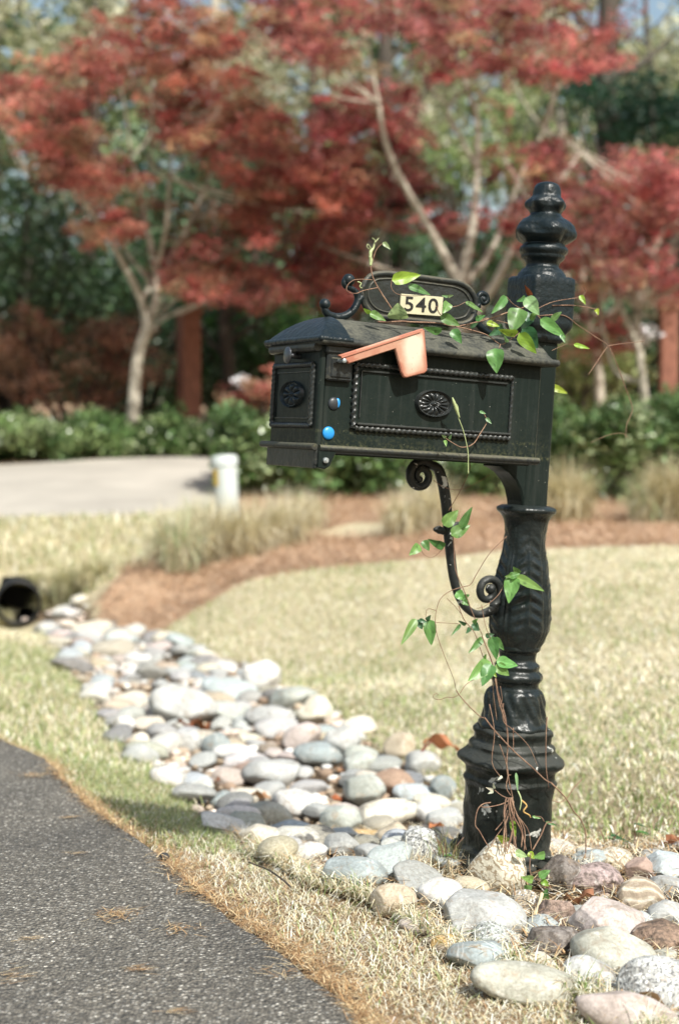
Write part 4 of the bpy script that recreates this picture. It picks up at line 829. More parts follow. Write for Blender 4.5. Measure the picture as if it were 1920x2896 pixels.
def bal_mod(th, w_):
    e = g_(w_, -.29, .105); q = ((th+pi/4+.35) % (pi/2))-pi/4; rid = np.exp(-(q/.07)**2); leaf = np.clip(1-np.abs(q)/.62, 0, 1)**.5
    vein = np.sin(w_*260+np.abs(q)*9)*np.exp(-((np.abs(q)-.32)/.22)**2); edge = np.exp(-((np.abs(q)-.70)/.06)**2)
    return e*(.0046*rid+.0038*vein*leaf+.0016*leaf-.0034*edge)+.0007*np.sin(w_*97+th*5)
lathe([(-.098, .040), (-.100, .056), (-.1037, .0640), (-.109, .0655), (-.1135, .0640), (-.118, .0575), (-.1229, .0530), (-.132, .0485), (-.1429, .0462), (-.158, .0448), (-.175, .0445), (-.196, .0455), (-.210, .0480), (-.2235, .0510), (-.2499, .0545), (-.275, .0580), (-.3001, .0615), (-.322, .0638), (-.3426, .0650), (-.358, .0648), (-.3697, .0638), (-.381, .0605), (-.3906, .0560), (-.398, .0525), (-.4035, .050), (-.4084, .0480), (-.412, .0475)], M_post, 'baluster', mod=bal_mod, dense=.0022)
def ring_mod(th, w_): return .0011*np.cos(11*th)*g_(w_, -.472, .012)+.0008*np.sin(5*th+w_*90)
lathe([(-.405, .048), (-.409, .0495), (-.4135, .0480), (-.418, .0415), (-.4332, .0388), (-.441, .041), (-.4445, .048), (-.4500, .0500), (-.4555, .0475), (-.4600, .049), (-.465, .0560), (-.4719, .0585), (-.479, .0560), (-.484, .0510), (-.489, .0492), (-.495, .050), (-.499, .0535)], M_post, 'turned_neck', mod=ring_mod, dense=.002)
def lob_mod(th, w_):
    q = ((th+.55) % (pi/2))-pi/4; return g_(w_, -.535, .034)*(.0035*np.cos(q*8)+.0018*np.sin(q*17+w_*130))+g_(w_, -.585, .018)*.003*np.cos(4*th*2+1)+.0008*np.sin(th*7+w_*70)
lathe([(-.497, .050), (-.501, .0560), (-.507, .0600), (-.520, .0625), (-.5426, .0650), (-.556, .0670), (-.5698, .0715), (-.5765, .0765), (-.582, .0770), (-.586, .0745)], M_post, 'leaf_collar', mod=lob_mod, dense=.002)
def base_mod(th, w_): return .0010*np.sin(th*9+w_*60)+.0010*np.cos(th*4-w_*110)
lathe([(-.583, .0750), (-.589, .0800), (-.594, .0800), (-.600, .0765), (-.6150, .0775), (-.6190, .0860), (-.6235, .0885), (-.628, .0870), (-.6320, .0880), (-.641, .0960), (-.6500, .1060), (-.6555, .1078), (-.6610, .1060), (-.666, .0980), (-.6742, .0905), (-.690, .0890), (-.6945, .0930), (-.6984, .0945), (-.7025, .0930), (-.7070, .0895), (-.7171, .0885), (-.78, .0880), (-.8384, .0880), (-.846, .0885), (-.8520, .0935), (-.8580, .0940), (-.866, .0945), (-.8700, .1010), (-.8860, .1050), (-.91, .1050)], M_base, 'base', p=2.7, mod=base_mod, dense=.003, rot=0)
for a in (205, 290, 25, 115):
    b = MB(); c = (BASE[0]+.112*cos(radians(a)), BASE[1]+.112*sin(radians(a))); b.ball((c[0], c[1], -.868), (.026, .026, .014)); b.tube([(c[0], c[1], -.87), (c[0], c[1], -.846)], .009, 8); B(b, 'base_lug', M_base)
# ------------------------------------------------------------------ climbing vines on the mailbox
M_stem = barkmat('red_brown_vine_stem', (.15, .075, .05), (.36, .23, .15), 30)
M_gstem = simple('green_vine_shoot', (.36, .42, .20), .5, var=.2)
def wp(px, py, v):                      # a point of the picture at the depth v of the mailbox's own frame
    q = loc(px, py, v); return MM@q+TT
def stem(vine, name, pts, r, mat=M_stem, wob=.0015, seg=7):
    P = [wp(*p) for p in pts]; P = [p+rng.normal(0, wob, 3) for p in P]
    R = np.linspace(1, .72, len(P))*r*.82 if np.isscalar(r) else r
    return MB().tube(P, R, seg, sub=5).build(name, mat, vine, sharp=0)
def vleaf(vine, b, t, wpx, c, facing=.0, curl=.3, seed=0, fold=.35, shape=None):
    """b, t: (px, py, v) of base and tip; wpx: width in px as seen; facing: turn about the midrib"""
    A, T_ = wp(*b), wp(*t); ax = T_-A; L = np.linalg.norm(ax); ax /= L
    toc = np.array([0, 0, CAMH])-A; toc /= np.linalg.norm(toc); sd_ = np.cross(toc, ax); sd_ /= np.linalg.norm(sd_); nn = np.cross(ax, sd_)
    if nn@toc < 0: nn = -nn
    nn = nn*cos(facing)+sd_*sin(facing); sd_ = np.cross(nn, ax); W = wpx*A[1]/FPX/max(.35, abs(cos(facing)))
    shp = shape or (lambda s: (np.sin(pi*min(1, s**.60))**.75)*(1-.22*s) if s < 1 else 0)
    V, F = leafgrid(13, 9, shp, 0, 0, 0, seed); r = np.random.default_rng(seed+5)
    s, q = V[:, 0], V[:, 1]; z = fold*np.abs(q)*.9-curl*(s-.35)**2*.5+.07*np.sin(s*11+r.uniform(0, 6))*np.abs(q)*2-.02*np.abs(np.sin(s*16))*(np.abs(q) > .02)
    P = A+np.outer(s*L, ax)+np.outer(q*W, sd_)+np.outer(z*W, nn)
    vein = (1-.22*np.abs(np.sin((s-np.abs(q)*.6)*24))**6)*(1+.25*np.exp(-(q/.035)**2)); sp = 1-.55*(np.abs(np.sin(s*31+seed)*np.sin(q*57+seed*1.7)) > .93); c = np.array(c)*r.uniform(.8, 1.15)*np.array([r.uniform(.85, 1.3), 1, 1]); L *= r.uniform(.92, 1.05); C = c*(vein*sp)[:, None]*np.where(s > .9, np.array([1]), 1)[:, None]
    return mesh_obj('leaf', P, F, M_vine, vine, cols=np.clip(C, 0, .9))
G1, G2, G3, G4, G5 = (.11, .25, .07), (.16, .33, .09), (.05, .14, .06), (.26, .42, .05), (.25, .40, .18)
# vine along the roof
V1 = tag(empty('climbing_vine', tuple(wp(1287, 922, .05))), 'green leafy vine trailing over the mailbox roof and number plaque', 'vine')
V2 = tag(empty('climbing_vine', tuple(wp(1440, 2380, -.01))), 'thin red stemmed vine climbing from the post foot up the scroll bracket', 'vine')
def reloc(o, root_):
    o.parent = root_; o.matrix_parent_inverse = Matrix.Translation(root_.location).inverted()
def vst(root_, pts, r=.0012, mat=M_stem, **k): o = stem(None, 'stem', pts, r, mat, **k); reloc(o, root_); return o
def vlf(root_, *a, **k): o = vleaf(None, *a, **k); reloc(o, root_); return o
def Z(v, *pts): return [(x, y, v) for x, y in pts]
q = .03
for pts, r, mt in [
 (Z(q, (1128, 905), (1101, 865), (1072, 816), (1055, 783), (1047, 749)), .0021, M_stem), (Z(q, (1047, 752), (1048, 735), (1046, 722)), [.0022, .0042, .0026], M_gstem), (Z(q, (1046, 728), (1049, 712), (1056, 698), (1058, 690)), [.0028, .0036, .0018, .0010], M_gstem), (Z(q, (1056, 698), (1060, 680), (1052, 670)), .0011, M_gstem), (Z(q, (1060, 684), (1070, 673)), .0011, M_gstem),
 (Z(q, (1052, 740), (1064, 708), (1078, 690), (1090, 686)), .0010, M_stem), (Z(q, (1052, 705), (1042, 690), (1037, 697), (1044, 704)), .0011, M_gstem),
 (Z(q-.01, (1067, 812), (1028, 821), (1005, 831), (984, 824), (982, 806), (1000, 791), (1028, 789), (1052, 790)), .0012, M_stem), (Z(q-.012, (1010, 795), (1022, 800), (1018, 810), (1024, 815)), .0016, M_gstem),
 (Z(q, (1108, 791), (1106, 812), (1121, 830), (1160, 835), (1217, 834)), .0010, M_stem),
 (Z(q, (1070, 908), (1095, 910), (1135, 907), (1160, 909), (1240, 914), (1287, 922), (1340, 912), (1393, 898), (1440, 880), (1470, 872)), .0022, M_stem),
 (Z(q-.01, (1287, 922), (1340, 935), (1378, 947), (1414, 971), (1436, 964), (1469, 942)), .0016, M_stem), (Z(q, (1234, 865), (1245, 890), (1287, 922)), .0013, M_stem), (Z(q, (1258, 869), (1290, 866), (1316, 853)), .0010, M_stem), (Z(q, (1340, 915), (1372, 900), (1400, 905), (1440, 915), (1480, 925)), .0013, M_stem),
 (Z(-.028, (1414, 971), (1412, 986)), .0013, M_stem), (Z(q, (1480, 875), (1450, 860), (1433, 838)), .0011, M_stem), (Z(q, (1470, 872), (1500, 862), (1512, 880), (1527, 902)), .0014, M_stem),
 (Z(q+.01, (1510, 880), (1527, 869), (1560, 855), (1596, 845), (1644, 840)), .0012, M_stem), (Z(q+.02, (1560, 862), (1615, 862), (1660, 868), (1687, 873)), .0014, M_stem), (Z(q+.02, (1644, 840), (1655, 825), (1650, 812)), .0007, M_stem),
 (Z(q+.02, (1525, 893), (1593, 891), (1633, 920), (1680, 950), (1717, 977), (1740, 1020), (1768, 1093), (1787, 1148), (1783, 1175), (1772, 1199), (1768, 1241)), .0012, M_stem), (Z(q+.02, (1717, 979), (1760, 972), (1823, 966)), .0011, M_stem), (Z(q+.02, (1719, 981), (1692, 1018), (1662, 1059)), .0012, M_stem), (Z(q+.02, (1780, 1240), (1760, 1225), (1720, 1230), (1670, 1250)), .0007, M_stem), (Z(q+.02, (1560, 990), (1600, 975), (1624, 975)), .0007, M_stem),
 (Z(-.03, (1324, 1340), (1326, 1310), (1324, 1291), (1320, 1265), (1309, 1215), (1296, 1178)), .0014, M_gstem), (Z(-.03, (1298, 1182), (1290, 1158), (1282, 1136), (1278, 1124)), [.0014, .0040, .0032, .0008], M_gstem), (Z(-.03, (1320, 1264), (1298, 1262), (1269, 1244), (1255, 1233)), .0012, M_stem), (Z(-.03, (1324, 1264), (1340, 1252), (1356, 1229), (1375, 1193), (1367, 1167)), .0015, M_stem), (Z(-.03, (1282, 1136), (1294, 1150), (1298, 1178)), .0012, M_gstem)]:
    vst(V1 if pts[0][1] < 1100 else V2, pts, r, mt, wob=.0007)
LF = [ # base, tip, width, colour, facing, v
 ((1108, 791), (1191, 776), 40, G4, .1, .03), ((1154, 807), (1219, 833), 22, G1, .5, .03), ((1128, 904), (1124, 858), 62, G5, .2, .012), ((1047, 885), (1028, 872), 14, G4, .2, .02), ((1045, 884), (1092, 906), 24, G2, .4, .02), ((1083, 684), (1104, 704), 14, G5, .2, .03),
 ((1269, 855), (1253, 884), 30, G2, .2, .01), ((1266, 838), (1250, 835), 9, G5, 0, .02), ((1266, 838), (1282, 834), 9, G5, 0, .02), ((1245, 894), (1302, 920), 32, G1, .3, .015), ((1249, 937), (1198, 926), 24, G1, .4, .005), ((1278, 931), (1306, 971), 32, G1, .2, -.01), ((1316, 853), (1367, 882), 14, G2, .6, .01),
 ((1433, 838), (1391, 886), 28, G1, .3, .02), ((1486, 840), (1526, 890), 42, G5, .3, .0), ((1486, 840), (1462, 852), 16, G1, .4, .01), ((1470, 870), (1446, 942), 60, G1, -.1, -.01), ((1492, 880), (1478, 932), 50, G3, .2, .03), ((1528, 902), (1602, 954), 36, G2, .3, .0), ((1463, 943), (1409, 932), 24, G4, .5, -.02), ((1467, 942), (1518, 1000), 40, G4, .1, -.02), ((1478, 930), (1522, 985), 56, G3, .1, .015),
 ((1400, 984), (1404, 1054), 54, G2, -.1, -.03), ((1376, 912), (1413, 922), 18, G4, .5, .02), ((1424, 924), (1384, 948), 30, G3, .2, .02), ((1585, 945), (1598, 968), 12, G5, .2, -.01), ((1502, 836), (1484, 806), 16, (.22, .07, .03), .3, .03), ((1640, 834), (1656, 860), 16, G4, .2, .04), ((1686, 872), (1692, 890), 14, G4, .1, .05), ((1622, 974), (1668, 985), 14, G4, .4, .05), ((1556, 1092), (1606, 1112), 22, G4, .3, .10), ((1560, 905), (1588, 880), 20, G1, .3, .03), ((1345, 905), (1372, 890), 18, G1, .3, .02), ((1500, 905), (1520, 875), 18, G2, .3, .01), ((1436, 968), (1425, 948), 12, G5, .2, -.02), ((1330, 925), (1352, 912), 14, G3, .2, .02)]
for i, (a, b_, wd, c, fc, v) in enumerate(LF): vlf(V1, (*a, v), (*b_, v-.012), wd, c, facing=fc, seed=i, curl=.5)
VB = [  # leaves of the climbing vine
 ((1356, 1163), (1374, 1170), 9, G5, .2, -.03), ((1374, 1182), (1390, 1198), 11, G5, .2, -.03), ((1262, 1238), (1249, 1230), 9, G5, .2, -.03), ((1270, 1242), (1277, 1228), 9, G5, .2, -.03), ((1258, 1244), (1262, 1262), 11, G2, .2, -.03),
 ((1254, 1486), (1297, 1442), 40, G2, -.1, .08), ((1303, 1495), (1335, 1432), 26, G1, .3, .07), ((1276, 1514), (1330, 1484), 40, G1, .2, .075), ((1257, 1547), (1210, 1526), 26, G1, .3, .09), ((1196, 1529), (1214, 1558), 26, G1, .2, .09), ((1188, 1542), (1158, 1570), 30, G2, .1, .09),
 ((1467, 1622), (1428, 1632), 20, G1, .3, .035), ((1466, 1623), (1452, 1604), 22, G2, .1, .035), ((1452, 1630), (1438, 1706), 48, G2, -.1, .03), ((1456, 1631), (1541, 1672), 30, G2, .3, .03), ((1440, 1632), (1470, 1622), 22, G2, .3, .03),
 ((1177, 1750), (1134, 1825), 28, G2, .1, .09), ((1180, 1753), (1194, 1780), 26, G3, .1, .095), ((1213, 1752), (1220, 1826), 40, G2, .0, .09), ((1206, 1756), (1218, 1740), 14, G3, .1, .09), ((1184, 1754), (1208, 1760), 14, G3, .2, .09),
 ((1290, 1674), (1314, 1698), 30, G2, .2, .09), ((1310, 1698), (1326, 1712), 22, G2, .2, .09), ((1312, 1690), (1328, 1682), 14, G1, .2, .09), ((1318, 1768), (1296, 1756), 12, G3, .2, .09), ((1303, 1766), (1276, 1798), 11, G1, .2, .09), ((1334, 1766), (1356, 1784), 28, G3, .2, .08), ((1330, 1776), (1318, 1792), 14, G3, .1, .08), ((1338, 1764), (1350, 1750), 14, G2, .1, .08),
 ((1365, 1804), (1325, 1848), 22, G1, .3, .06), ((1372, 1800), (1398, 1794), 16, G3, .1, .06), ((1390, 1800), (1405, 1868), 34, G1, .1, .05), ((1396, 1804), (1426, 1840), 24, G1, .2, .05),
 ((1388, 1872), (1325, 1926), 50, G2, .1, .03), ((1390, 1878), (1363, 1940), 44, G1, -.1, .02), ((1402, 1880), (1441, 1912), 36, G2, .1, .02), ((1404, 1872), (1466, 1882), 36, G2, .4, .02), ((1392, 1900), (1404, 1916), 14, G4, .1, .02), ((1370, 1864), (1374, 1850), 10, G2, .1, .02),
 ((1446, 2320), (1458, 2368), 20, G4, .2, -.02), ((1436, 2382), (1406, 2364), 26, G4, .3, -.02), ((1542, 2417), (1508, 2426), 24, G2, .3, -.06), ((1456, 2412), (1492, 2424), 24, G5, .3, -.06), ((1494, 2412), (1512, 2430), 20, G4, .3, -.06), ((1524, 2482), (1556, 2462), 26, G2, .1, -.08), ((1508, 2490), (1474, 2482), 24, G2, .1, -.08), ((1486, 2520), (1504, 2506), 28, G1, .1, -.08), ((1530, 2490), (1554, 2508), 20, G4, .1, -.08), ((1536, 2552), (1546, 2516), 32, G1, .1, -.09),
 ((1459, 2186), (1464, 2240), 9, G5, .2, -.02), ((1505, 2310), (1530, 2316), 8, G2, .2, -.02), ((1543, 2325), (1574, 2336), 9, G1, .2, -.01), ((1420, 2196), (1408, 2206), 9, (.6, .62, .5), .1, -.02), ((1395, 2236), (1374, 2228), 9, (.6, .62, .5), .1, -.02), ((1395, 2238), (1380, 2246), 9, (.55, .58, .45), .1, -.02), ((1398, 2232), (1394, 2216), 8, (.6, .62, .5), .1, -.02)]
for i, (a, b_, wd, c, fc, v) in enumerate(VB): vlf(V2, (*a, v), (*b_, v-.01), wd, c, facing=fc, seed=100+i, curl=.5)
for pts, r in [
 (Z(.08, (1324, 1280), (1327, 1325), (1300, 1383), (1272, 1442)), .0013), (Z(.085, (1224, 1359), (1255, 1376), (1296, 1387), (1341, 1373), (1386, 1339)), .0009),
 (Z(.09, (1255, 1550), (1224, 1573), (1200, 1568), (1188, 1545)), .0009), (Z(.08, (1280, 1500), (1282, 1540), (1289, 1614), (1320, 1686), (1340, 1740), (1362, 1797)), .0015), (Z(.045, (1362, 1797), (1389, 1865), (1403, 1917), (1410, 1962), (1430, 2031), (1436, 2100)), .0019),
 (Z(.07, (1293, 1710), (1310, 1750), (1338, 1790), (1365, 1858), (1390, 1900)), .0013), (Z(.05, (1427, 1518), (1382, 1566), (1348, 1624), (1331, 1652), (1307, 1662), (1272, 1673), (1245, 1700), (1227, 1741), (1234, 1790), (1255, 1858), (1280, 1920), (1289, 1951)), .0011),
 (Z(.0, (1289, 1951), (1296, 1965), (1325, 1998), (1355, 2024), (1367, 2031)), .0015), (Z(-.02, (1367, 2031), (1400, 2065), (1456, 2127), (1500, 2170), (1542, 2206), (1559, 2217)), .0020), (Z(-.0, (1559, 2217), (1580, 2240), (1601, 2262), (1625, 2295), (1642, 2320), (1654, 2352), (1659, 2382), (1659, 2412)), .0022), (Z(-.0, (1601, 2262), (1625, 2231), (1649, 2203)), .0014), (Z(0., (1601, 2262), (1585, 2268), (1566, 2266)), .0012),
 (Z(0., (1296, 1964), (1280, 1975), (1262, 1977), (1242, 1981), (1231, 1978), (1224, 1969), (1230, 1962), (1238, 1968)), .0009), (Z(0., (1300, 1962), (1320, 1940), (1341, 1920)), .0010), (Z(.09, (1231, 1762), (1260, 1763), (1300, 1766)), .0009), (Z(.09, (1230, 1730), (1210, 1722), (1204, 1740), (1210, 1754)), .0008),
 (Z(.09, (1265, 1690), (1290, 1720), (1308, 1742)), .0008), (Z(.04, (1437, 1632), (1410, 1680), (1370, 1712), (1350, 1722)), .0010), (Z(.05, (1362, 1712), (1372, 1770), (1392, 1810)), .0010),
 (Z(-.015, (1401, 1917), (1411, 1986), (1432, 2055), (1435, 2107), (1435, 2175), (1453, 2262), (1460, 2382)), .0020), (Z(-.02, (1384, 1986), (1398, 2072), (1394, 2155), (1415, 2200)), .0013), (Z(-.02, (1408, 2107), (1429, 2169), (1446, 2227)), .0013), (Z(-.015, (1546, 2030), (1546, 2069), (1544, 2169), (1549, 2227)), .0015), (Z(-.015, (1453, 2060), (1454, 2130)), .0013),
 (Z(-.02, (1420, 1985), (1425, 2040), (1450, 2062), (1490, 2110), (1520, 2170)), .0011), (Z(-.02, (1415, 1940), (1420, 1975), (1412, 2000)), .0010),
 (Z(-.025, (1450, 2262), (1420, 2272), (1380, 2283), (1365, 2285)), .0015), (Z(-.025, (1390, 2272), (1368, 2274), (1353, 2296), (1348, 2330), (1356, 2355), (1372, 2380), (1384, 2396)), .0016), (Z(-.025, (1446, 2262), (1420, 2250), (1395, 2236)), .0013), (Z(-.025, (1440, 2250), (1432, 2230), (1436, 2196), (1446, 2190)), .0013),
 (Z(-.04, (1505, 2405), (1530, 2365), (1543, 2328), (1562, 2330)), .0019), (Z(-.04, (1541, 2325), (1530, 2312), (1512, 2310)), .0010), (Z(-.07, (1501, 2417), (1501, 2470), (1537, 2505), (1572, 2525), (1610, 2540), (1655, 2572)), .0015), (Z(-.07, (1470, 2480), (1475, 2520)), .0012), (Z(-.03, (1400, 2350), (1425, 2320), (1436, 2290)), .0013), (Z(-.03, (1388, 2398), (1400, 2370), (1430, 2335)), .0013),
 (Z(.05, (1390, 1890), (1398, 1960), (1402, 2040)), .0011)]: vst(V2, pts, r)
for k in range(11):
    x0 = 1440+rng.uniform(-10, 14); xb = 1458+(k-5)*8+rng.uniform(-14, 14); vst(V2, [(x0, 2262+rng.uniform(-8, 14), -.028), (x0+(xb-x0)*.3+rng.uniform(-4, 4), 2300, -.034+rng.uniform(-.008, .008)), (x0+(xb-x0)*.7+rng.uniform(-9, 9), 2350, -.038), (xb, 2405+rng.uniform(-8, 8), -.05)], rng.uniform(.0012, .0021))
vst(V2, [(1474, 2265, -.03), (1488, 2280, -.034), (1482, 2296, -.034), (1494, 2306, -.036), (1503, 2318, -.036)], .0022, simple('ochre_tendril', (.48, .30, .10), .6))
vst(V2, [(1464, 2240, -.02), (1472, 2262, -.03), (1470, 2290, -.03)], .0020, M_gstem)
q_ = MB().tube([gp(1532, 2530, .04), gp(1524, 2560, .035), gp(1508, 2606, .02)], [.0038, .0032, .003], 8, sub=3).build('straw_stalk', simple('pale_dry_stalk', (.62, .52, .33), .6)); tag(q_, 'pale dry stalk lying on the pebbles below the vine', 'stalk')
# bare seedling twigs behind the right hand stones and dry weeds at the foot of the post
def twiglet(px, py, h, lab, n=5, seed=0, leaves=0):
    r = np.random.default_rng(seed); g = gp(px, py); e = tag(empty('weed_stem', tuple(g)), lab, 'weed', 'wild stems among the stones')
    for i in range(n):
        a = r.uniform(0, 6.28); L = h*r.uniform(.5, 1); P = [(0, 0, -.01)]; d = np.array([cos(a)*.35, sin(a)*.35, 1.]); p = np.zeros(3)
        for k in range(4): d = d+r.normal(0, .22, 3); p = p+d/np.linalg.norm(d)*L/4; P.append(tuple(p))
        MB().tube(P, np.linspace(.0017, .0008, 5), 5, sub=3).build('stem', M_stem, e, sharp=0)
        if i < leaves:
            V, F = leafgrid(7, 5, None, .3, .3, 0, i); V = V*[.035, .018, .03]; V = V+P[-2-(i % 2)]; mesh_obj('leaf', V, F, M_vine, e, cols=np.tile(G1 if i % 2 else G3, (len(V), 1)))
twiglet(1600, 2412, .10, 'short bare seedling twig before the bright white cobble', 3, 1); twiglet(1720, 2420, .10, 'twiggy seedling with dark leaves at the lawn edge of the stones', 5, 2, 3); twiglet(1790, 2400, .09, 'green leaved seedling beside the cream blotchy stone', 4, 3, 3); twiglet(1265, 2480, .13, 'brown weed stems tangled beside the flange of the post', 7, 4, 2)
# tuft of long dry grass against the left of the base
def tuft(px, py, n, h, lab, pal, name='grass_tuft', spread=.03, wid=(.0015, .003), group='dry grass tufts by the post', seed=1):
    g = gp(px, py); r = np.random.default_rng(seed); P = np.c_[r.normal(0, spread, (n, 2)), np.full(n, -.005)]; V, F, C = blades(P, r.uniform(.4, 1, n)*h, r.uniform(*wid, n), r.uniform(0, 6.28, n), np.clip(r.normal(.6, .35, n), .05, 1.4), .45, pick(pal, n, r=r)); o = mesh_obj(name, V, F, M_grass, smooth=False, cols=C); o.location = g; return tag(o, lab, 'grass tuft', group)
tuft(1215, 2490, 150, .11, 'tuft of bleached dry grass flopping between post flange and slate stone', STRAW, spread=.05, seed=1); tuft(1262, 2470, 70, .16, 'greenish brown upright tuft touching the post flange', GREEN+[(.30, .25, .12)]*3, spread=.02, seed=2)
tuft(1155, 2490, 60, .07, 'low bleached tuft beside the slate cobble', STRAW, spread=.035, seed=3); tuft(940, 2400, 14, .07, 'few pale blades standing before the grey green cobble', STRAW, spread=.02, seed=4)
# ------------------------------------------------------------------ far side: culvert, marker post, shrubs, trees
m, t, p, o = newmat('black_corrugated_plastic'); p.inputs['Base Color'].default_value = (.004, .004, .004, 1); p.inputs['Roughness'].default_value = .5; M_pipe = m
b = MB(); th = np.linspace(0, 2*pi, 40, endpoint=False); z = np.array([0, 0, 1.]); s_ = np.cross(PIPE_D, z); V = []; L_ = np.linspace(-.02, -1.2, 80); prof = [(l, PIPE_R+.008*(math.sin(l*90) > 0)) for l in L_]+[(l, PIPE_R-.012) for l in L_[::-1]]
for l, r in prof:
    for a in th: V.append(PIPE_C+PIPE_D*l+(s_*cos(a)+z*sin(a))*r)
n = len(prof); F = [(i*40+j, i*40+(j+1) % 40, ((i+1) % n)*40+(j+1) % 40, ((i+1) % n)*40+j) for i in range(n) for j in range(40)]; b.add(V, F); F2 = [PIPE_C-PIPE_D*1.15+(s_*cos(a)+z*sin(a))*(PIPE_R-.011) for a in th]; b.add(F2, [tuple(range(40))])
tag(b.build('drain_pipe', M_pipe, sharp=0), 'black plastic drain pipe opening under the grassy bank', 'pipe')
# utility marker
g = gp(645, 1480, 0, 9); g = at(645, 1478, g[1]); e = empty('utility_pedestal', tuple(g)); e.rotation_euler = (0, -.055, 0); tag(e, 'pale grey round utility pedestal with yellow label beside the driveway', 'pedestal')
k = g[1]/FPX; r0 = 36*k; hh_ = 190*k; M_ped = simple('pale_grey_plastic', (.50, .54, .53), .5, var=.08, scale=8)
def cyl(prof, mat, name, par): 
    V = [(r*cos(a), r*sin(a), zz) for zz, r in prof for a in np.linspace(0, 2*pi, 40, endpoint=False)]; n = len(prof); F = [(i*40+j, i*40+(j+1) % 40, (i+1)*40+(j+1) % 40, (i+1)*40+j) for i in range(n-1) for j in range(40)]; F.append(tuple(range(40))[::-1]); F.append(tuple((n-1)*40+j for j in range(40))); return MB().add(V, F).build(name, mat, par)
cyl([(-.05, r0*1.08), (.04, r0*1.08), (.045, r0*.95), (hh_*.86, r0*.95)], M_ped, 'body', e); cyl([(hh_*.85, r0*1.04), (hh_*.97, r0*1.04), (hh_, r0*.92), (hh_*1.01, r0*.5)], M_ped, 'cap', e)
def band(z0, z1, a0, a1, mat, name): 
    A = np.linspace(a0, a1, 14); V = [(r0*.965*cos(a), r0*.965*sin(a), zz) for zz in (z0, z1) for a in A]+[(r0*.94*cos(a), r0*.94*sin(a), zz) for zz in (z0, z1) for a in A]; F = [(j, j+1, 14+j+1, 14+j) for j in range(13)]+[(28+j, 42+j, 42+j+1, 28+j+1) for j in range(13)]; MB().add(V, F).build(name, mat, e)
band(hh_*.55, hh_*.80, pi*.98, pi*1.32, simple('yellow_label', (.62, .42, .05), .5), 'warning_label'); band(hh_*.14, hh_*.26, pi*1.02, pi*1.2, simple('grey_label', (.2, .23, .25), .5), 'data_plate')

def leaves(P, size, cols, flat=.5, r=rng, fold=.25):
    """N folded rhombic leaves; flat: how much they lie level"""
    N = len(P); nrm = r.normal(size=(N, 3)); nrm[:, 2] = np.abs(nrm[:, 2])+flat*2.2; nrm /= np.linalg.norm(nrm, axis=1)[:, None]
    a = r.normal(size=(N, 3)); a -= nrm*(a*nrm).sum(1)[:, None]; a /= np.linalg.norm(a, axis=1)[:, None]+1e-9; b = np.cross(nrm, a); L = size[:, None]
    V = np.stack([P-a*L*.5, P+b*L*.32+nrm*L*fold*.4, P+a*L*.5, P-b*L*.32+nrm*L*fold*.4], 1).reshape(-1, 3); i = np.arange(N)[:, None]*4
    F = np.concatenate([i+np.array([[0, 1, 2]]), i+np.array([[0, 2, 3]])], 1).reshape(-1, 3); return V, F, np.repeat(cols, 4, 0)
def pads(C, R, n, size, pal, flat=.5, squash=.35, var=.2, r=rng, padvar=.15, pw=None):
    """clumps of leaves: C centres, R radii"""
    M_ = len(C); idx = np.repeat(np.arange(M_), n); u = r.normal(size=(M_*n, 3)); u /= np.linalg.norm(u, axis=1)[:, None]; rad = r.random(M_*n)**.45
    P = C[idx]+u*(rad*R[idx])[:, None]*[1, 1, squash]; tl = r.normal(0, .25, (M_, 2)); P[:, 2] += ((P[:, 0]-C[idx, 0])*tl[idx, 0]+(P[:, 1]-C[idx, 1])*tl[idx, 1])
    pc = pick(pal, M_, pw, padvar, r)[idx]; c = np.clip(pc*(1+r.normal(0, var, (len(P), 1))), .004, .9); return leaves(P, r.uniform(*size, len(P)), c, flat, r)
def foliage(name, C, R, n, size, pal, mat, parent=None, **k):
    V, F, Cc = pads(np.array(C), np.array(R), n, size, pal, **k); return mesh_obj(name, V, F, mat, None, smooth=False, cols=Cc)
def attach(o, root_): o.parent = root_; o.matrix_parent_inverse = Matrix.Translation(root_.location).inverted()
def limb_tree(root_, limbs, mat, name='limb'):
    for L in limbs:
        P = np.array([p[:3] for p in L]); R = [p[3] for p in L]; o = MB().tube(P, R, 9, sub=4).build(name if L is not limbs[0] else 'trunk', mat, None, sharp=0); attach(o, root_)
def pxl(Y, *pts): return [(*at(x, y, Y+dy), r) for x, y, dy, r in pts]
def in_px(poly, n, Y0, Y1, seed, th=None, fs=.012):
    """n points inside a picture outline, spread over a real depth"""
    r = np.random.default_rng(seed); P = np.array(poly, float); out = []; tries = 0
    while len(out) < n and tries < n*40:
        tries += 1; x, y = r.uniform(P[:, 0].min(), P[:, 0].max()), r.uniform(P[:, 1].min(), P[:, 1].max())
        if not inside(P, np.array([x]), np.array([y]))[0]: continue
        if th is not None and vnoise(np.array([x]), np.array([y]), fs, seed+9)[0] < th: continue
        out.append(at(x, y, r.uniform(Y0, Y1)))
    return np.array(out)
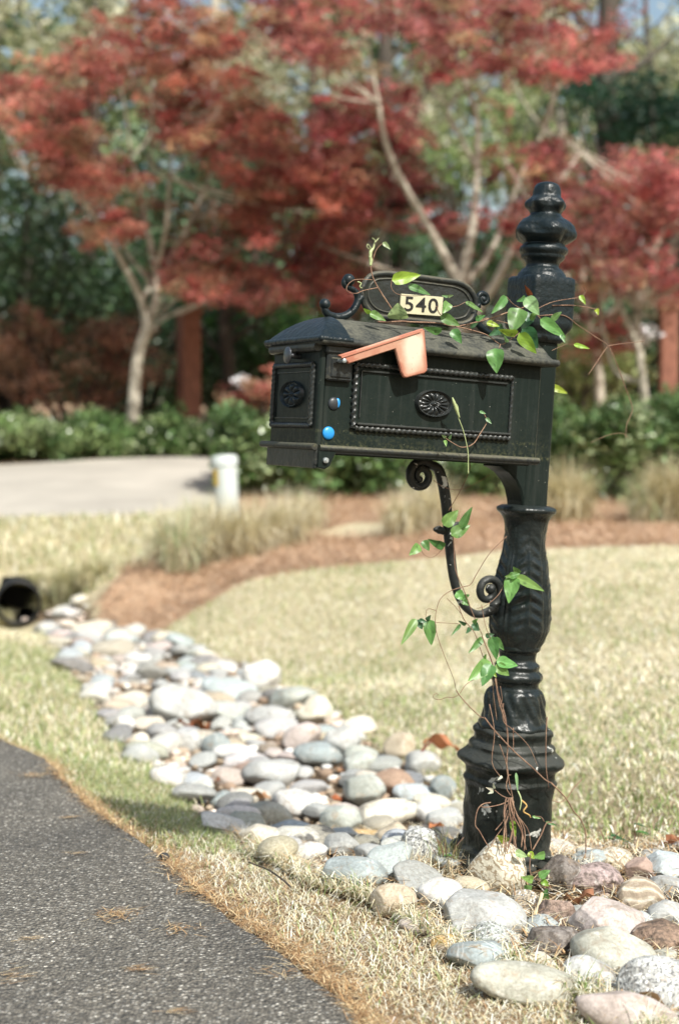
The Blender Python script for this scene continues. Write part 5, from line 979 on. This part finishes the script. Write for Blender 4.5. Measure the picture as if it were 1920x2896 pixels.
# --- red maples
RED = [(.45, .145, .135), (.38, .12, .115), (.50, .20, .155), (.28, .10, .09), (.52, .22, .19), (.34, .17, .125), (.38, .25, .17)]
RED2 = [(.45, .135, .15), (.38, .115, .13), (.49, .19, .19), (.28, .10, .10), (.54, .22, .22), (.33, .17, .135), (.38, .26, .18)]
def maple(base, limbs, regions, lab, seed, pal, n=120, size=(.035, .075), twigs=40, k=1):
    mul_ = k
    root_ = tag(empty('red_maple', tuple(base)), lab, 'tree', 'red maples behind the lawn'); limb_tree(root_, limbs, M_bark); r = np.random.default_rng(seed); C = []
    for poly, k, Y0, Y1, th in regions: C.append(in_px(poly, int(k*mul_), Y0, Y1, seed+len(C), th))
    C = np.vstack(C); R = r.uniform(.13, .36, len(C)); o = foliage('crown', C, R, n, size, pal, M_red, flat=.75, squash=.34, var=.28, r=r, padvar=.36); attach(o, root_)
    b = MB()                                     # fine branches that reach into the leaf layers
    pts = np.vstack([np.array([p[:3] for p in L[len(L)//2:]]) for L in limbs]);
    for i in r.choice(len(C), min(twigs, len(C)), replace=False):
        a = pts[np.argmin(np.linalg.norm(pts-C[i]+[0, 0, .6], axis=1))]; mid = (a+C[i])/2+r.normal(0, .12, 3)+[0, 0, -.08]; b.tube([a, mid, C[i]], [.018, .012, .005], 5, sub=3)
    o = b.build('branches', M_bark, None, sharp=0); attach(o, root_); return root_
Yl = 16.6
maple(at(375, 1215, Yl), [pxl(Yl, (375, 1215, 0, .085), (383, 1080, 0, .070), (392, 1000, 0, .066), (415, 935, 0, .075), (418, 905, 0, .072)), pxl(Yl, (416, 915, 0, .060), (440, 850, .1, .05), (442, 770, .2, .042), (425, 690, .3, .036), (400, 560, .3, .026), (370, 440, .2, .014)),
      pxl(Yl, (416, 915, 0, .055), (400, 850, 0, .046), (372, 790, -.1, .040), (340, 730, -.2, .032), (290, 640, -.3, .02), (200, 540, -.3, .01)), pxl(Yl, (398, 850, 0, .034), (425, 800, .3, .028), (385, 750, .5, .024), (350, 700, .6, .016), (300, 600, .6, .01)), pxl(Yl, (441, 800, .2, .034), (500, 700, .5, .028), (540, 620, .7, .022), (600, 480, .8, .014)), pxl(Yl, (442, 770, .2, .03), (470, 640, -.3, .026), (480, 500, -.5, .018), (500, 330, -.6, .010))],
      [([(-120, 260), (60, 200), (230, 100), (300, 30), (520, -40), (700, 110), (760, 260), (860, 380), (700, 520), (420, 560), (150, 520), (-120, 420)], 200, Yl-1.7, Yl+1.5, -.10), ([(-100, 380), (200, 350), (700, 400), (1000, 430), (1030, 620), (900, 760), (760, 700), (520, 600), (300, 560), (60, 520)], 150, Yl-1.6, Yl+1.4, -.0), ([(440, 720), (640, 640), (900, 700), (960, 800), (760, 880), (560, 850), (450, 800)], 44, Yl-1.4, Yl+.8, -.2), ([(120, 660), (330, 590), (420, 650), (260, 700)], 12, Yl-1.2, Yl+.4, None)],
      'red leaved maple with pale forked trunk rising behind the clipped hedge', 11, RED, n=95, size=(.04, .075), k=1.5)
Yr = 15.4
maple(at(1300, 1010, Yr), [pxl(Yr, (1300, 1120, 0, .11), (1300, 960, 0, .10), (1298, 830, 0, .095), (1300, 790, 0, .09)), pxl(Yr, (1300, 800, 0, .055), (1255, 720, 0, .048), (1200, 620, -.1, .042), (1130, 500, -.2, .036), (1090, 400, -.3, .032), (1070, 290, -.3, .024), (1040, 120, -.3, .012)), pxl(Yr, (1300, 800, 0, .06), (1330, 680, .1, .05), (1345, 560, .2, .044), (1350, 420, .3, .036), (1345, 320, .3, .03), (1290, 160, .3, .018), (1250, 40, .3, .010)),
      pxl(Yr, (1305, 805, 0, .05), (1370, 740, .2, .04), (1420, 640, .5, .03), (1480, 480, .8, .022), (1540, 360, .9, .022), (1580, 230, 1, .014)), pxl(Yr, (1330, 900, -.2, .055), (1400, 800, -.3, .048), (1450, 700, -.3, .04), (1520, 600, -.3, .03), (1640, 430, -.2, .016)), pxl(Yr, (1345, 470, .2, .03), (1310, 400, .3, .024), (1270, 300, .5, .02), (1400, 180, .5, .012)), pxl(Yr, (1285, 830, .2, .04), (1180, 790, .5, .034), (1030, 740, .8, .024), (900, 690, 1, .012))],
      [([(700, -60), (1000, -60), (1240, -60), (1720, -60), (1760, 60), (1720, 230), (1560, 230), (1380, 190), (1250, 240), (1000, 200), (800, 160)], 190, Yr-1.6, Yr+1.8, -.14), ([(900, 230), (1130, 240), (1300, 300), (1420, 420), (1400, 640), (1260, 700), (1080, 640), (900, 600), (840, 420)], 130, Yr+.5, Yr+2.6, -.05), ([(1380, 420), (1560, 400), (1760, 420), (2000, 520), (2050, 800), (1900, 860), (1660, 800), (1500, 720), (1400, 620)], 150, Yr-1.5, Yr+1.7, -.14), ([(780, 620), (1050, 620), (1300, 740), (1200, 860), (960, 900), (760, 820)], 55, Yr+.6, Yr+2.4, -.1), ([(1620, 800), (1760, 780), (1800, 1020), (1660, 1080)], 14, Yr-.6, Yr+1, -.2)],
      'wide red maple whose pale limbs fan out behind the mailbox roof', 12, RED2, n=95, size=(.04, .075), k=1.4)
maple(at(1830, 1240, 14.4), [pxl(14.4, (1835, 1260, 0, .05), (1825, 1150, 0, .045), (1810, 1000, 0, .04), (1800, 880, .1, .036), (1830, 760, .2, .028), (1880, 640, .3, .02)), pxl(14.4, (1815, 1010, 0, .03), (1760, 880, 0, .026), (1700, 760, .1, .02), (1690, 660, .2, .012)), pxl(14.4, (1822, 1080, 0, .03), (1740, 1050, .2, .02), (1700, 900, .2, .014))],
      [([(1640, 560), (1800, 480), (2050, 560), (2060, 820), (1900, 840), (1700, 760)], 60, 13.4, 15.4, -.25)], 'young pink red maple at the picture edge beyond the post', 13, RED2, n=85, twigs=20)
# low rust coloured bushes
def bush(name, lab, poly, k, Y0, Y1, seed, pal, mat, n=110, size=(.05, .09), R=(.2, .4), th=None, grp=None, sq=.6, base=None, flat=.3, gy=None):
    r = np.random.default_rng(seed); C = in_px(poly, k, Y0, Y1, seed, th); P = np.array(poly, float); b_ = np.array([C[:, 0].mean(), C[:, 1].mean(), 0]); b_[2] = float(H(b_[0], b_[1])[0]); root_ = tag(empty(name, tuple(b_)), lab, 'shrub' if 'tree' not in name else 'tree', grp)
    o = foliage('foliage', C, r.uniform(*R, len(C)), n, size, pal, mat, flat=flat, squash=sq, r=r); attach(o, root_); mb = MB()
    for i in r.choice(len(C), min(22, len(C)), replace=False): a = np.array([b_[0]+r.normal(0, .02), b_[1]+r.normal(0, .02), float(H(b_[0], b_[1])[0])-.05]); mb.tube([a, (a+C[i])/2+r.normal(0, .05, 3), C[i]], [.02, .014, .006] if 'tree' not in name else [.05, .035, .012], 5, sub=2)
    o = mb.build('stems', M_dbark, None, sharp=0); attach(o, root_); return root_
RUST = [(.34, .15, .10), (.28, .13, .09), (.40, .21, .14), (.24, .14, .09), (.42, .25, .18)]
bush('rust_shrub', 'rusty brown red shrub behind the clipped hedge and pale trunk', [(-80, 880), (80, 860), (200, 920), (360, 900), (450, 960), (440, 1080), (300, 1150), (100, 1130), (-80, 1100)], 70, 17.2, 18.6, 21, RUST, M_red, n=90, th=-.25, size=(.04, .08), sq=.4)
bush('rust_shrub', 'small salmon red bush just behind the mailbox door', [(630, 1110), (700, 1070), (790, 1040), (800, 1150), (720, 1170), (650, 1180)], 20, 14.6, 15.4, 22, RED, M_red, n=90, size=(.04, .07), R=(.12, .24), sq=.5)
bush('rust_shrub', 'low rusty shrub showing between hedge and dark wood right of the post', [(1560, 1220), (1660, 1170), (1720, 1200), (1650, 1260), (1570, 1270)], 14, 13.8, 14.6, 23, RUST, M_red, n=70, size=(.04, .07), R=(.1, .2), sq=.4)
# hedges and green shrubs
HG = [(.10, .18, .06), (.15, .24, .08), (.06, .11, .035), (.22, .30, .12), (.30, .36, .19), (.05, .09, .03)]
def hedge(name, lab, px0, px1, ytop, ybot, Y, depth, k, seed, pal=HG, size=(.05, .085), n=80, mat=None, R=(.14, .26), bulge=.05, grp=None):
    r = np.random.default_rng(seed); C = []
    for i in range(k):
        x = r.uniform(px0, px1); a = at(x, ybot, Y+r.uniform(0, depth)); top = at(x, ytop, a[1])[2]+bulge*math.sin(x*.031+seed)*2; z0 = float(H(a[0], a[1])[0])+.03; u = r.random()**.6; C.append((a[0], a[1], z0+(top-z0)*u))
    C = np.array(C); root_ = tag(empty(name, (C[:, 0].mean(), C[:, 1].mean(), float(H(C[:, 0].mean(), C[:, 1].mean())[0]))), lab, 'hedge', grp); o = foliage('foliage', C, r.uniform(*R, k), n, size, pal, mat or M_gloss, flat=.25, squash=.75, r=r); attach(o, root_)
hedge('clipped_hedge', 'low clipped green hedge along the far side of the pale driveway', -420, 640, 1205, 1300, 15.7, 1.3, 330, 31, n=95)
hedge('evergreen_shrub', 'leafy green shrub mass behind the utility pedestal', 640, 900, 1200, 1430, 12.6, 1.2, 150, 32, grp=None)
hedge('evergreen_shrub', 'green shrub showing below the mailbox between door and scroll', 850, 1180, 1240, 1430, 12.8, 1.3, 130, 33)
hedge('evergreen_shrub', 'green shrub visible in the gap between scroll bracket and post', 1180, 1480, 1290, 1430, 13.0, 1.0, 90, 34)
hedge('evergreen_shrub', 'mid green shrub directly beside the post above the straw clump', 1540, 1790, 1180, 1440, 12.8, 1.5, 150, 35)
hedge('evergreen_shrub', 'bright leaved shrub at the picture edge above the striped grass clump', 1740, 2080, 1150, 1430, 12.9, 1.5, 170, 36, pal=HG+[(.18, .30, .13)])
# dry ornamental grass clumps
LIR = [(.68, .62, .46), (.60, .54, .38), (.52, .46, .30), (.74, .70, .57), (.42, .36, .22)]; LG = LIR[:3]+[(.34, .42, .24), (.46, .52, .36), (.68, .66, .54)]
def clumpg(px, py, wpx, hpx, lab, n=800, pal=LIR, seed=0):
    g = gp(px, py); kx = g[1]/FPX; h = hpx*kx*1.35; r = np.random.default_rng(seed); s = wpx*kx*.15; P = np.c_[r.normal(0, s, (n, 2)), np.full(n, -.01)]; az = np.arctan2(P[:, 1], P[:, 0])+r.normal(0, .8, n)
    V, F, C = blades(P, r.uniform(.55, 1.05, n)*h, r.uniform(.005, .011, n), az, np.clip(np.abs(r.normal(.72, .42, n)), .02, 1.5), .6, pick(pal, n, r=r)); o = mesh_obj('grass_clump', V, F, M_grass, smooth=False, cols=C); o.location = g; tag(o, lab, 'grass clump', 'ornamental grass clumps in the mulch')
for i, a in enumerate([(500, 1612, 150, 165, 'striped pale green grass clump nearest the culvert mulch mound', 900, LG), (600, 1592, 150, 165, 'brownish dry grass clump second from the mulch mound', 900, LIR), (575, 1540, 120, 130, 'dry grass clump below the utility pedestal', 700, LG), (700, 1572, 150, 150, 'straw grass clump in front of the pedestal foot', 900, LIR), (800, 1545, 150, 145, 'dry grass clump left of the small lawn patch', 900, LIR), (865, 1500, 110, 110, 'small dry grass clump behind the others under the mailbox door', 600, LIR),
        (1140, 1525, 120, 130, 'brown grass clump behind the tip of the iron scroll', 700, LIR), (1225, 1500, 140, 150, 'straw grass clump inside the curve of the scroll bracket', 800, LIR), (1500, 1480, 130, 140, 'pale grass clump hidden behind the post neck', 700, LIR), (1600, 1482, 160, 165, 'bleached grass clump just right of the post capital', 1100, [(.62, .56, .40), (.52, .46, .30), (.44, .38, .22)]), (1835, 1488, 120, 130, 'greyish green striped clump before the edge shrub', 700, LG), (1895, 1486, 150, 180, 'large bleached clump cut by the picture edge', 1100, [(.62, .56, .40), (.50, .44, .28), (.34, .28, .14)])]):
    clumpg(*a[:5], n=a[5], pal=a[6], seed=60+i)
for i, (px, py, wp_, h, lab) in enumerate([(205, 1692, 120, 100, 'olive brown weedy tuft on the bank beside the drain pipe'), (270, 1655, 120, 80, 'dry weed tuft above the end of the creek stones'), (95, 1652, 110, 36, 'short dry tuft over the drain pipe'), (-6, 1760, 90, 40, 'dry tuft at the lower lip of the drain pipe by the frame edge'), (118, 1722, 50, 46, 'little brown tuft between drain pipe and first creek stones')]): clumpg(px, py, wp_, h, lab, 700, [(.54, .50, .32), (.60, .55, .38), (.40, .34, .20), (.42, .44, .25)], 90+i)
# wooden post in the wood, dark trunks
def trunk(px, ytop, ybot, Y, wpx, lab, mat=M_dbark, name='tree_trunk', lean=0, extra=True):
    a = at(px, ybot, Y); b_ = at(px+lean, ytop, Y); r = wpx*Y/FPX/2; e = tag(empty(name, tuple(a)), lab, 'tree', 'tree trunks in the wood'); o = MB().tube([a-[0, 0, .3], a+(b_-a)*.33+[.04, 0, 0], a+(b_-a)*.66-[.03, 0, 0], b_], [r*1.15, r, r*.9, r*.7], 12, sub=5).build('trunk', mat, None, sharp=0); attach(o, e)
    mb = MB(); rr = np.random.default_rng(int(px)+7)
    for k in range(5): f = .45+.5*k/5; p0 = a+(b_-a)*f; d = np.array([rr.choice([-1, 1])*rr.uniform(.5, 1.4), rr.uniform(-.6, .6), rr.uniform(.5, 1.4)]); mb.tube([p0, p0+d*.5, p0+d+[0, 0, .3]], [r*.4, r*.28, r*.1], 6, sub=3)
    o = mb.build('branches', mat, None, sharp=0); attach(o, e)
e = empty('wooden_post', tuple(at(534, 1110, 17.5))); tag(e, 'square red brown wooden post standing in the wood beside the pale trunk', 'post'); k = 17.5/FPX; MB().box((-27*k, -27*k, -.3), (27*k, 27*k, 220*k), .01).build('shaft', M_rbark, e); MB().box((-32*k, -32*k, 220*k), (32*k, 32*k, 236*k), .01).build('cap', M_rbark, e); e.rotation_euler = (0, 0, .5)
e = empty('wooden_post', tuple(at(1888, 1130, 16.5))); tag(e, 'dull red wooden post at the picture edge behind the shrubs', 'post'); k = 16.5/FPX; MB().box((-24*k, -24*k, -.3), (24*k, 24*k, 250*k), .01).build('shaft', M_rbark, e); MB().box((-29*k, -29*k, 250*k), (29*k, 29*k, 262*k), .01).build('cap', M_rbark, e)
trunk(640, 820, 1160, 18.5, 40, 'dark straight trunk between the red brown post and the mailbox'); trunk(1085, -60, 900, 24, 46, 'dark trunk in the far wood above the mailbox roof', lean=10); trunk(618, -80, 420, 27, 26, 'thin grey trunk against the sky between the maples', lean=-8, mat=M_bark); trunk(1710, -80, 760, 23, 70, 'thick dark trunk behind the finial side of the maple', lean=14); trunk(870, -80, 700, 26, 30, 'slim dark trunk left of the fanning maple limbs', lean=30)
trunk(1450, -80, 800, 28, 30, 'slim brown trunk behind the upper maple limbs', lean=-20, mat=M_rbark); trunk(1590, 300, 1150, 22, 30, 'pale slim trunk behind the post head', mat=M_bark); trunk(1700, 700, 1180, 17.5, 26, 'leaning pale stem right of the post behind the vine', lean=-60, mat=M_bark); trunk(250, -80, 700, 25, 34, 'dark trunk deep behind the red crown', lean=30); trunk(1845, -80, 400, 26, 16, 'slim dark trunk in the bright sky gap', lean=-20)
# background trees
def gtree(lab, poly, k, Y0, Y1, seed, pal, mat=None, n=90, size=(.10, .17), R=(.5, 1.0), th=None, sq=.6, flat=.2): 
    bush('woodland_tree', lab, poly, k, Y0, Y1, seed, pal, mat or M_green, n=n, size=size, R=R, th=th, grp='woodland trees behind the maples', sq=sq, flat=flat)
PALE = [(.34, .35, .21), (.42, .42, .29), (.26, .30, .16), (.48, .46, .35)]; DG = [(.05, .11, .045), (.07, .14, .06), (.03, .065, .03), (.12, .20, .10), (.20, .28, .17)]; SPR = [(.20, .30, .10), (.26, .34, .14), (.14, .22, .07), (.32, .36, .20)]; BLG = [(.02, .06, .035), (.03, .085, .045), (.015, .04, .025)]  # last DG tone paints leaf highlights into the colour of random clumps
gtree('glossy dark evergreen beside the pale forked trunk', [(-200, 440), (40, 430), (230, 640), (260, 800), (180, 940), (-200, 960)], 60, 18.2, 20, 41, DG+[(.10, .16, .08)], M_gloss, size=(.07, .12), R=(.35, .7), n=110)
gtree('dark glossy evergreen under the low branches of the left maple', [(180, 800), (420, 780), (640, 840), (700, 1000), (600, 1160), (300, 1180), (120, 1080)], 80, 18.8, 21, 42, DG+[(.06, .12, .05)], M_gloss, size=(.07, .12), R=(.35, .7), n=100)
gtree('mid green understory tree behind the mailbox door', [(560, 840), (800, 860), (960, 960), (960, 1200), (620, 1240), (560, 1100)], 50, 19, 21, 43, [(.07, .16, .04), (.10, .22, .06), (.04, .09, .03)], M_green, size=(.08, .13), R=(.35, .7))
gtree('pale grey green tree in the upper corner beyond the red crown', [(-300, -150), (330, -150), (300, 60), (180, 200), (60, 320), (-300, 520)], 46, 23, 26, 44, PALE+[(.10, .15, .08), (.2, .26, .16)], th=-.15)
gtree('light spring green tree in the gap between the two maples', [(600, 100), (900, 60), (1000, 260), (900, 420), (700, 360), (620, 240)], 30, 25, 28, 45, PALE, th=-.2)
gtree('yellowish green tree seen through the right maple', [(1150, 180), (1560, 160), (1600, 420), (1420, 560), (1180, 520)], 44, 26, 30, 46, PALE+SPR, th=-.1)
gtree('blue green conifer bough beside the finial top', [(1540, 220), (1760, 240), (2050, 200), (2060, 380), (1780, 400), (1560, 350)], 46, 21, 23, 47, BLG, M_green, size=(.06, .11), sq=.3, R=(.4, .8), n=140)
gtree('pale yellow green tree under the bright sky gap', [(1740, 120), (2060, 90), (2080, 260), (1760, 240)], 22, 26, 29, 48, PALE+[(.38, .38, .22)], th=-.2)
gtree('pale spring tree at the picture edge below the conifer', [(1760, 360), (2080, 340), (2080, 600), (1800, 560)], 22, 24, 27, 49, SPR+PALE, th=-.1)
gtree('dark evergreen behind the fork of the fanning limbs', [(1020, 470), (1180, 480), (1200, 700), (1040, 720)], 20, 21, 22, 50, BLG+DG, M_green, R=(.35, .6), size=(.06, .11), n=120)
gtree('olive green tree low beside the post head', [(1540, 940), (1720, 900), (1800, 1050), (1760, 1180), (1540, 1180)], 30, 18, 20, 51, [(.20, .24, .09), (.14, .19, .06), (.26, .28, .13)], R=(.3, .6), size=(.07, .12))
gtree('soft green tree between the limbs above the plaque', [(820, 440), (1060, 420), (1060, 620), (860, 660)], 24, 22, 24, 52, DG+SPR, R=(.35, .7), th=-.2)
gtree('green wood edge tree far out beside the driveway', [(-900, 300), (-200, 300), (-200, 1200), (-900, 1200)], 70, 19, 24, 53, DG+SPR)
gtree('green wood edge tree far out beyond the picture edge shrubs', [(2100, 100), (2800, 100), (2800, 1150), (2100, 1150)], 70, 18, 23, 54, SPR+PALE+DG)
gtree('dark evergreen deep behind the finial and the edge maple', [(1460, 560), (2100, 560), (2100, 1120), (1480, 1120)], 70, 20.5, 23, 55, DG+BLG, M_green, size=(.08, .13), R=(.45, .8), n=120, th=-.3)
gtree('dark evergreen behind the middle of the left crown', [(300, 380), (900, 460), (900, 860), (420, 820)], 60, 20.5, 23, 56, DG+BLG+[(.2, .12, .07)], M_green, size=(.08, .13), R=(.45, .8), n=120, th=-.1)
# far wood as one mass
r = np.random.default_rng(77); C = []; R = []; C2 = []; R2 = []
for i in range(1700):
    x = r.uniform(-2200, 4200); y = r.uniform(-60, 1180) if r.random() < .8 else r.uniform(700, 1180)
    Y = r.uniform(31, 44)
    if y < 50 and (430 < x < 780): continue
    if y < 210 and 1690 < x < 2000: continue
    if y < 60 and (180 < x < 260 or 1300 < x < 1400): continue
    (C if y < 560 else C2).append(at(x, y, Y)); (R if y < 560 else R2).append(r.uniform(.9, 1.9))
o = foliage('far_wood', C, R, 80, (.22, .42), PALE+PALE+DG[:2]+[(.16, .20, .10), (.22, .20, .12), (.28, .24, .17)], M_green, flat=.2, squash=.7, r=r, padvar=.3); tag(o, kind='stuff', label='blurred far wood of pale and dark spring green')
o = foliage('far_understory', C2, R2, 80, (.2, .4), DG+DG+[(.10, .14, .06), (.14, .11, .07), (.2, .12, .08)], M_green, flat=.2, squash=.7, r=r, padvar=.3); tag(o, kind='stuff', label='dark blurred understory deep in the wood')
# white blossoms that show as bright soft blots; one cluster imitates a sky gap
M_white = simple('white_petals', (.78, .78, .80), .6, var=.05)
for i, (px, py, Y, wp_, hp, n, lab) in enumerate([(686, 1078, 15.5, 46, 22, 60, 'white blossom spray beside the small salmon bush'), (1812, 946, 15, 56, 40, 120, 'bright white blossom cluster right of the post under the pink maple'), (1712, 1289, 13.2, 20, 20, 30, 'single round white bloom in the shrub right of the post'), (1812, 735, 17, 80, 90, 70, 'loose pale petals standing in for a sky gap behind the edge maple'), (925, 846, 17, 18, 18, 20, 'tiny pale blossom behind the left scroll of the plaque')]):
    c = at(px, py, Y); k = Y/FPX; P = rng.normal(size=(n, 3))*[wp_*k*.32, .1, hp*k*.32]; V, F, Cc = leaves(P, rng.uniform(.05, .09, n), np.tile((.8, .8, .82), (n, 1)), .3); o = mesh_obj('blossom_and_skygap', V, F, M_white, smooth=False); o.location = c; tag(o, lab, 'blossoms', 'white blossoms in the background')
    tw_ = MB().tube([(0, .02, -.03), (.05, .1, -.4), (.0, .15, -float(c[2]-H(c[0], c[1])[0]))], [.004, .008, .012], 5, sub=3).build('stem', M_dbark, o)
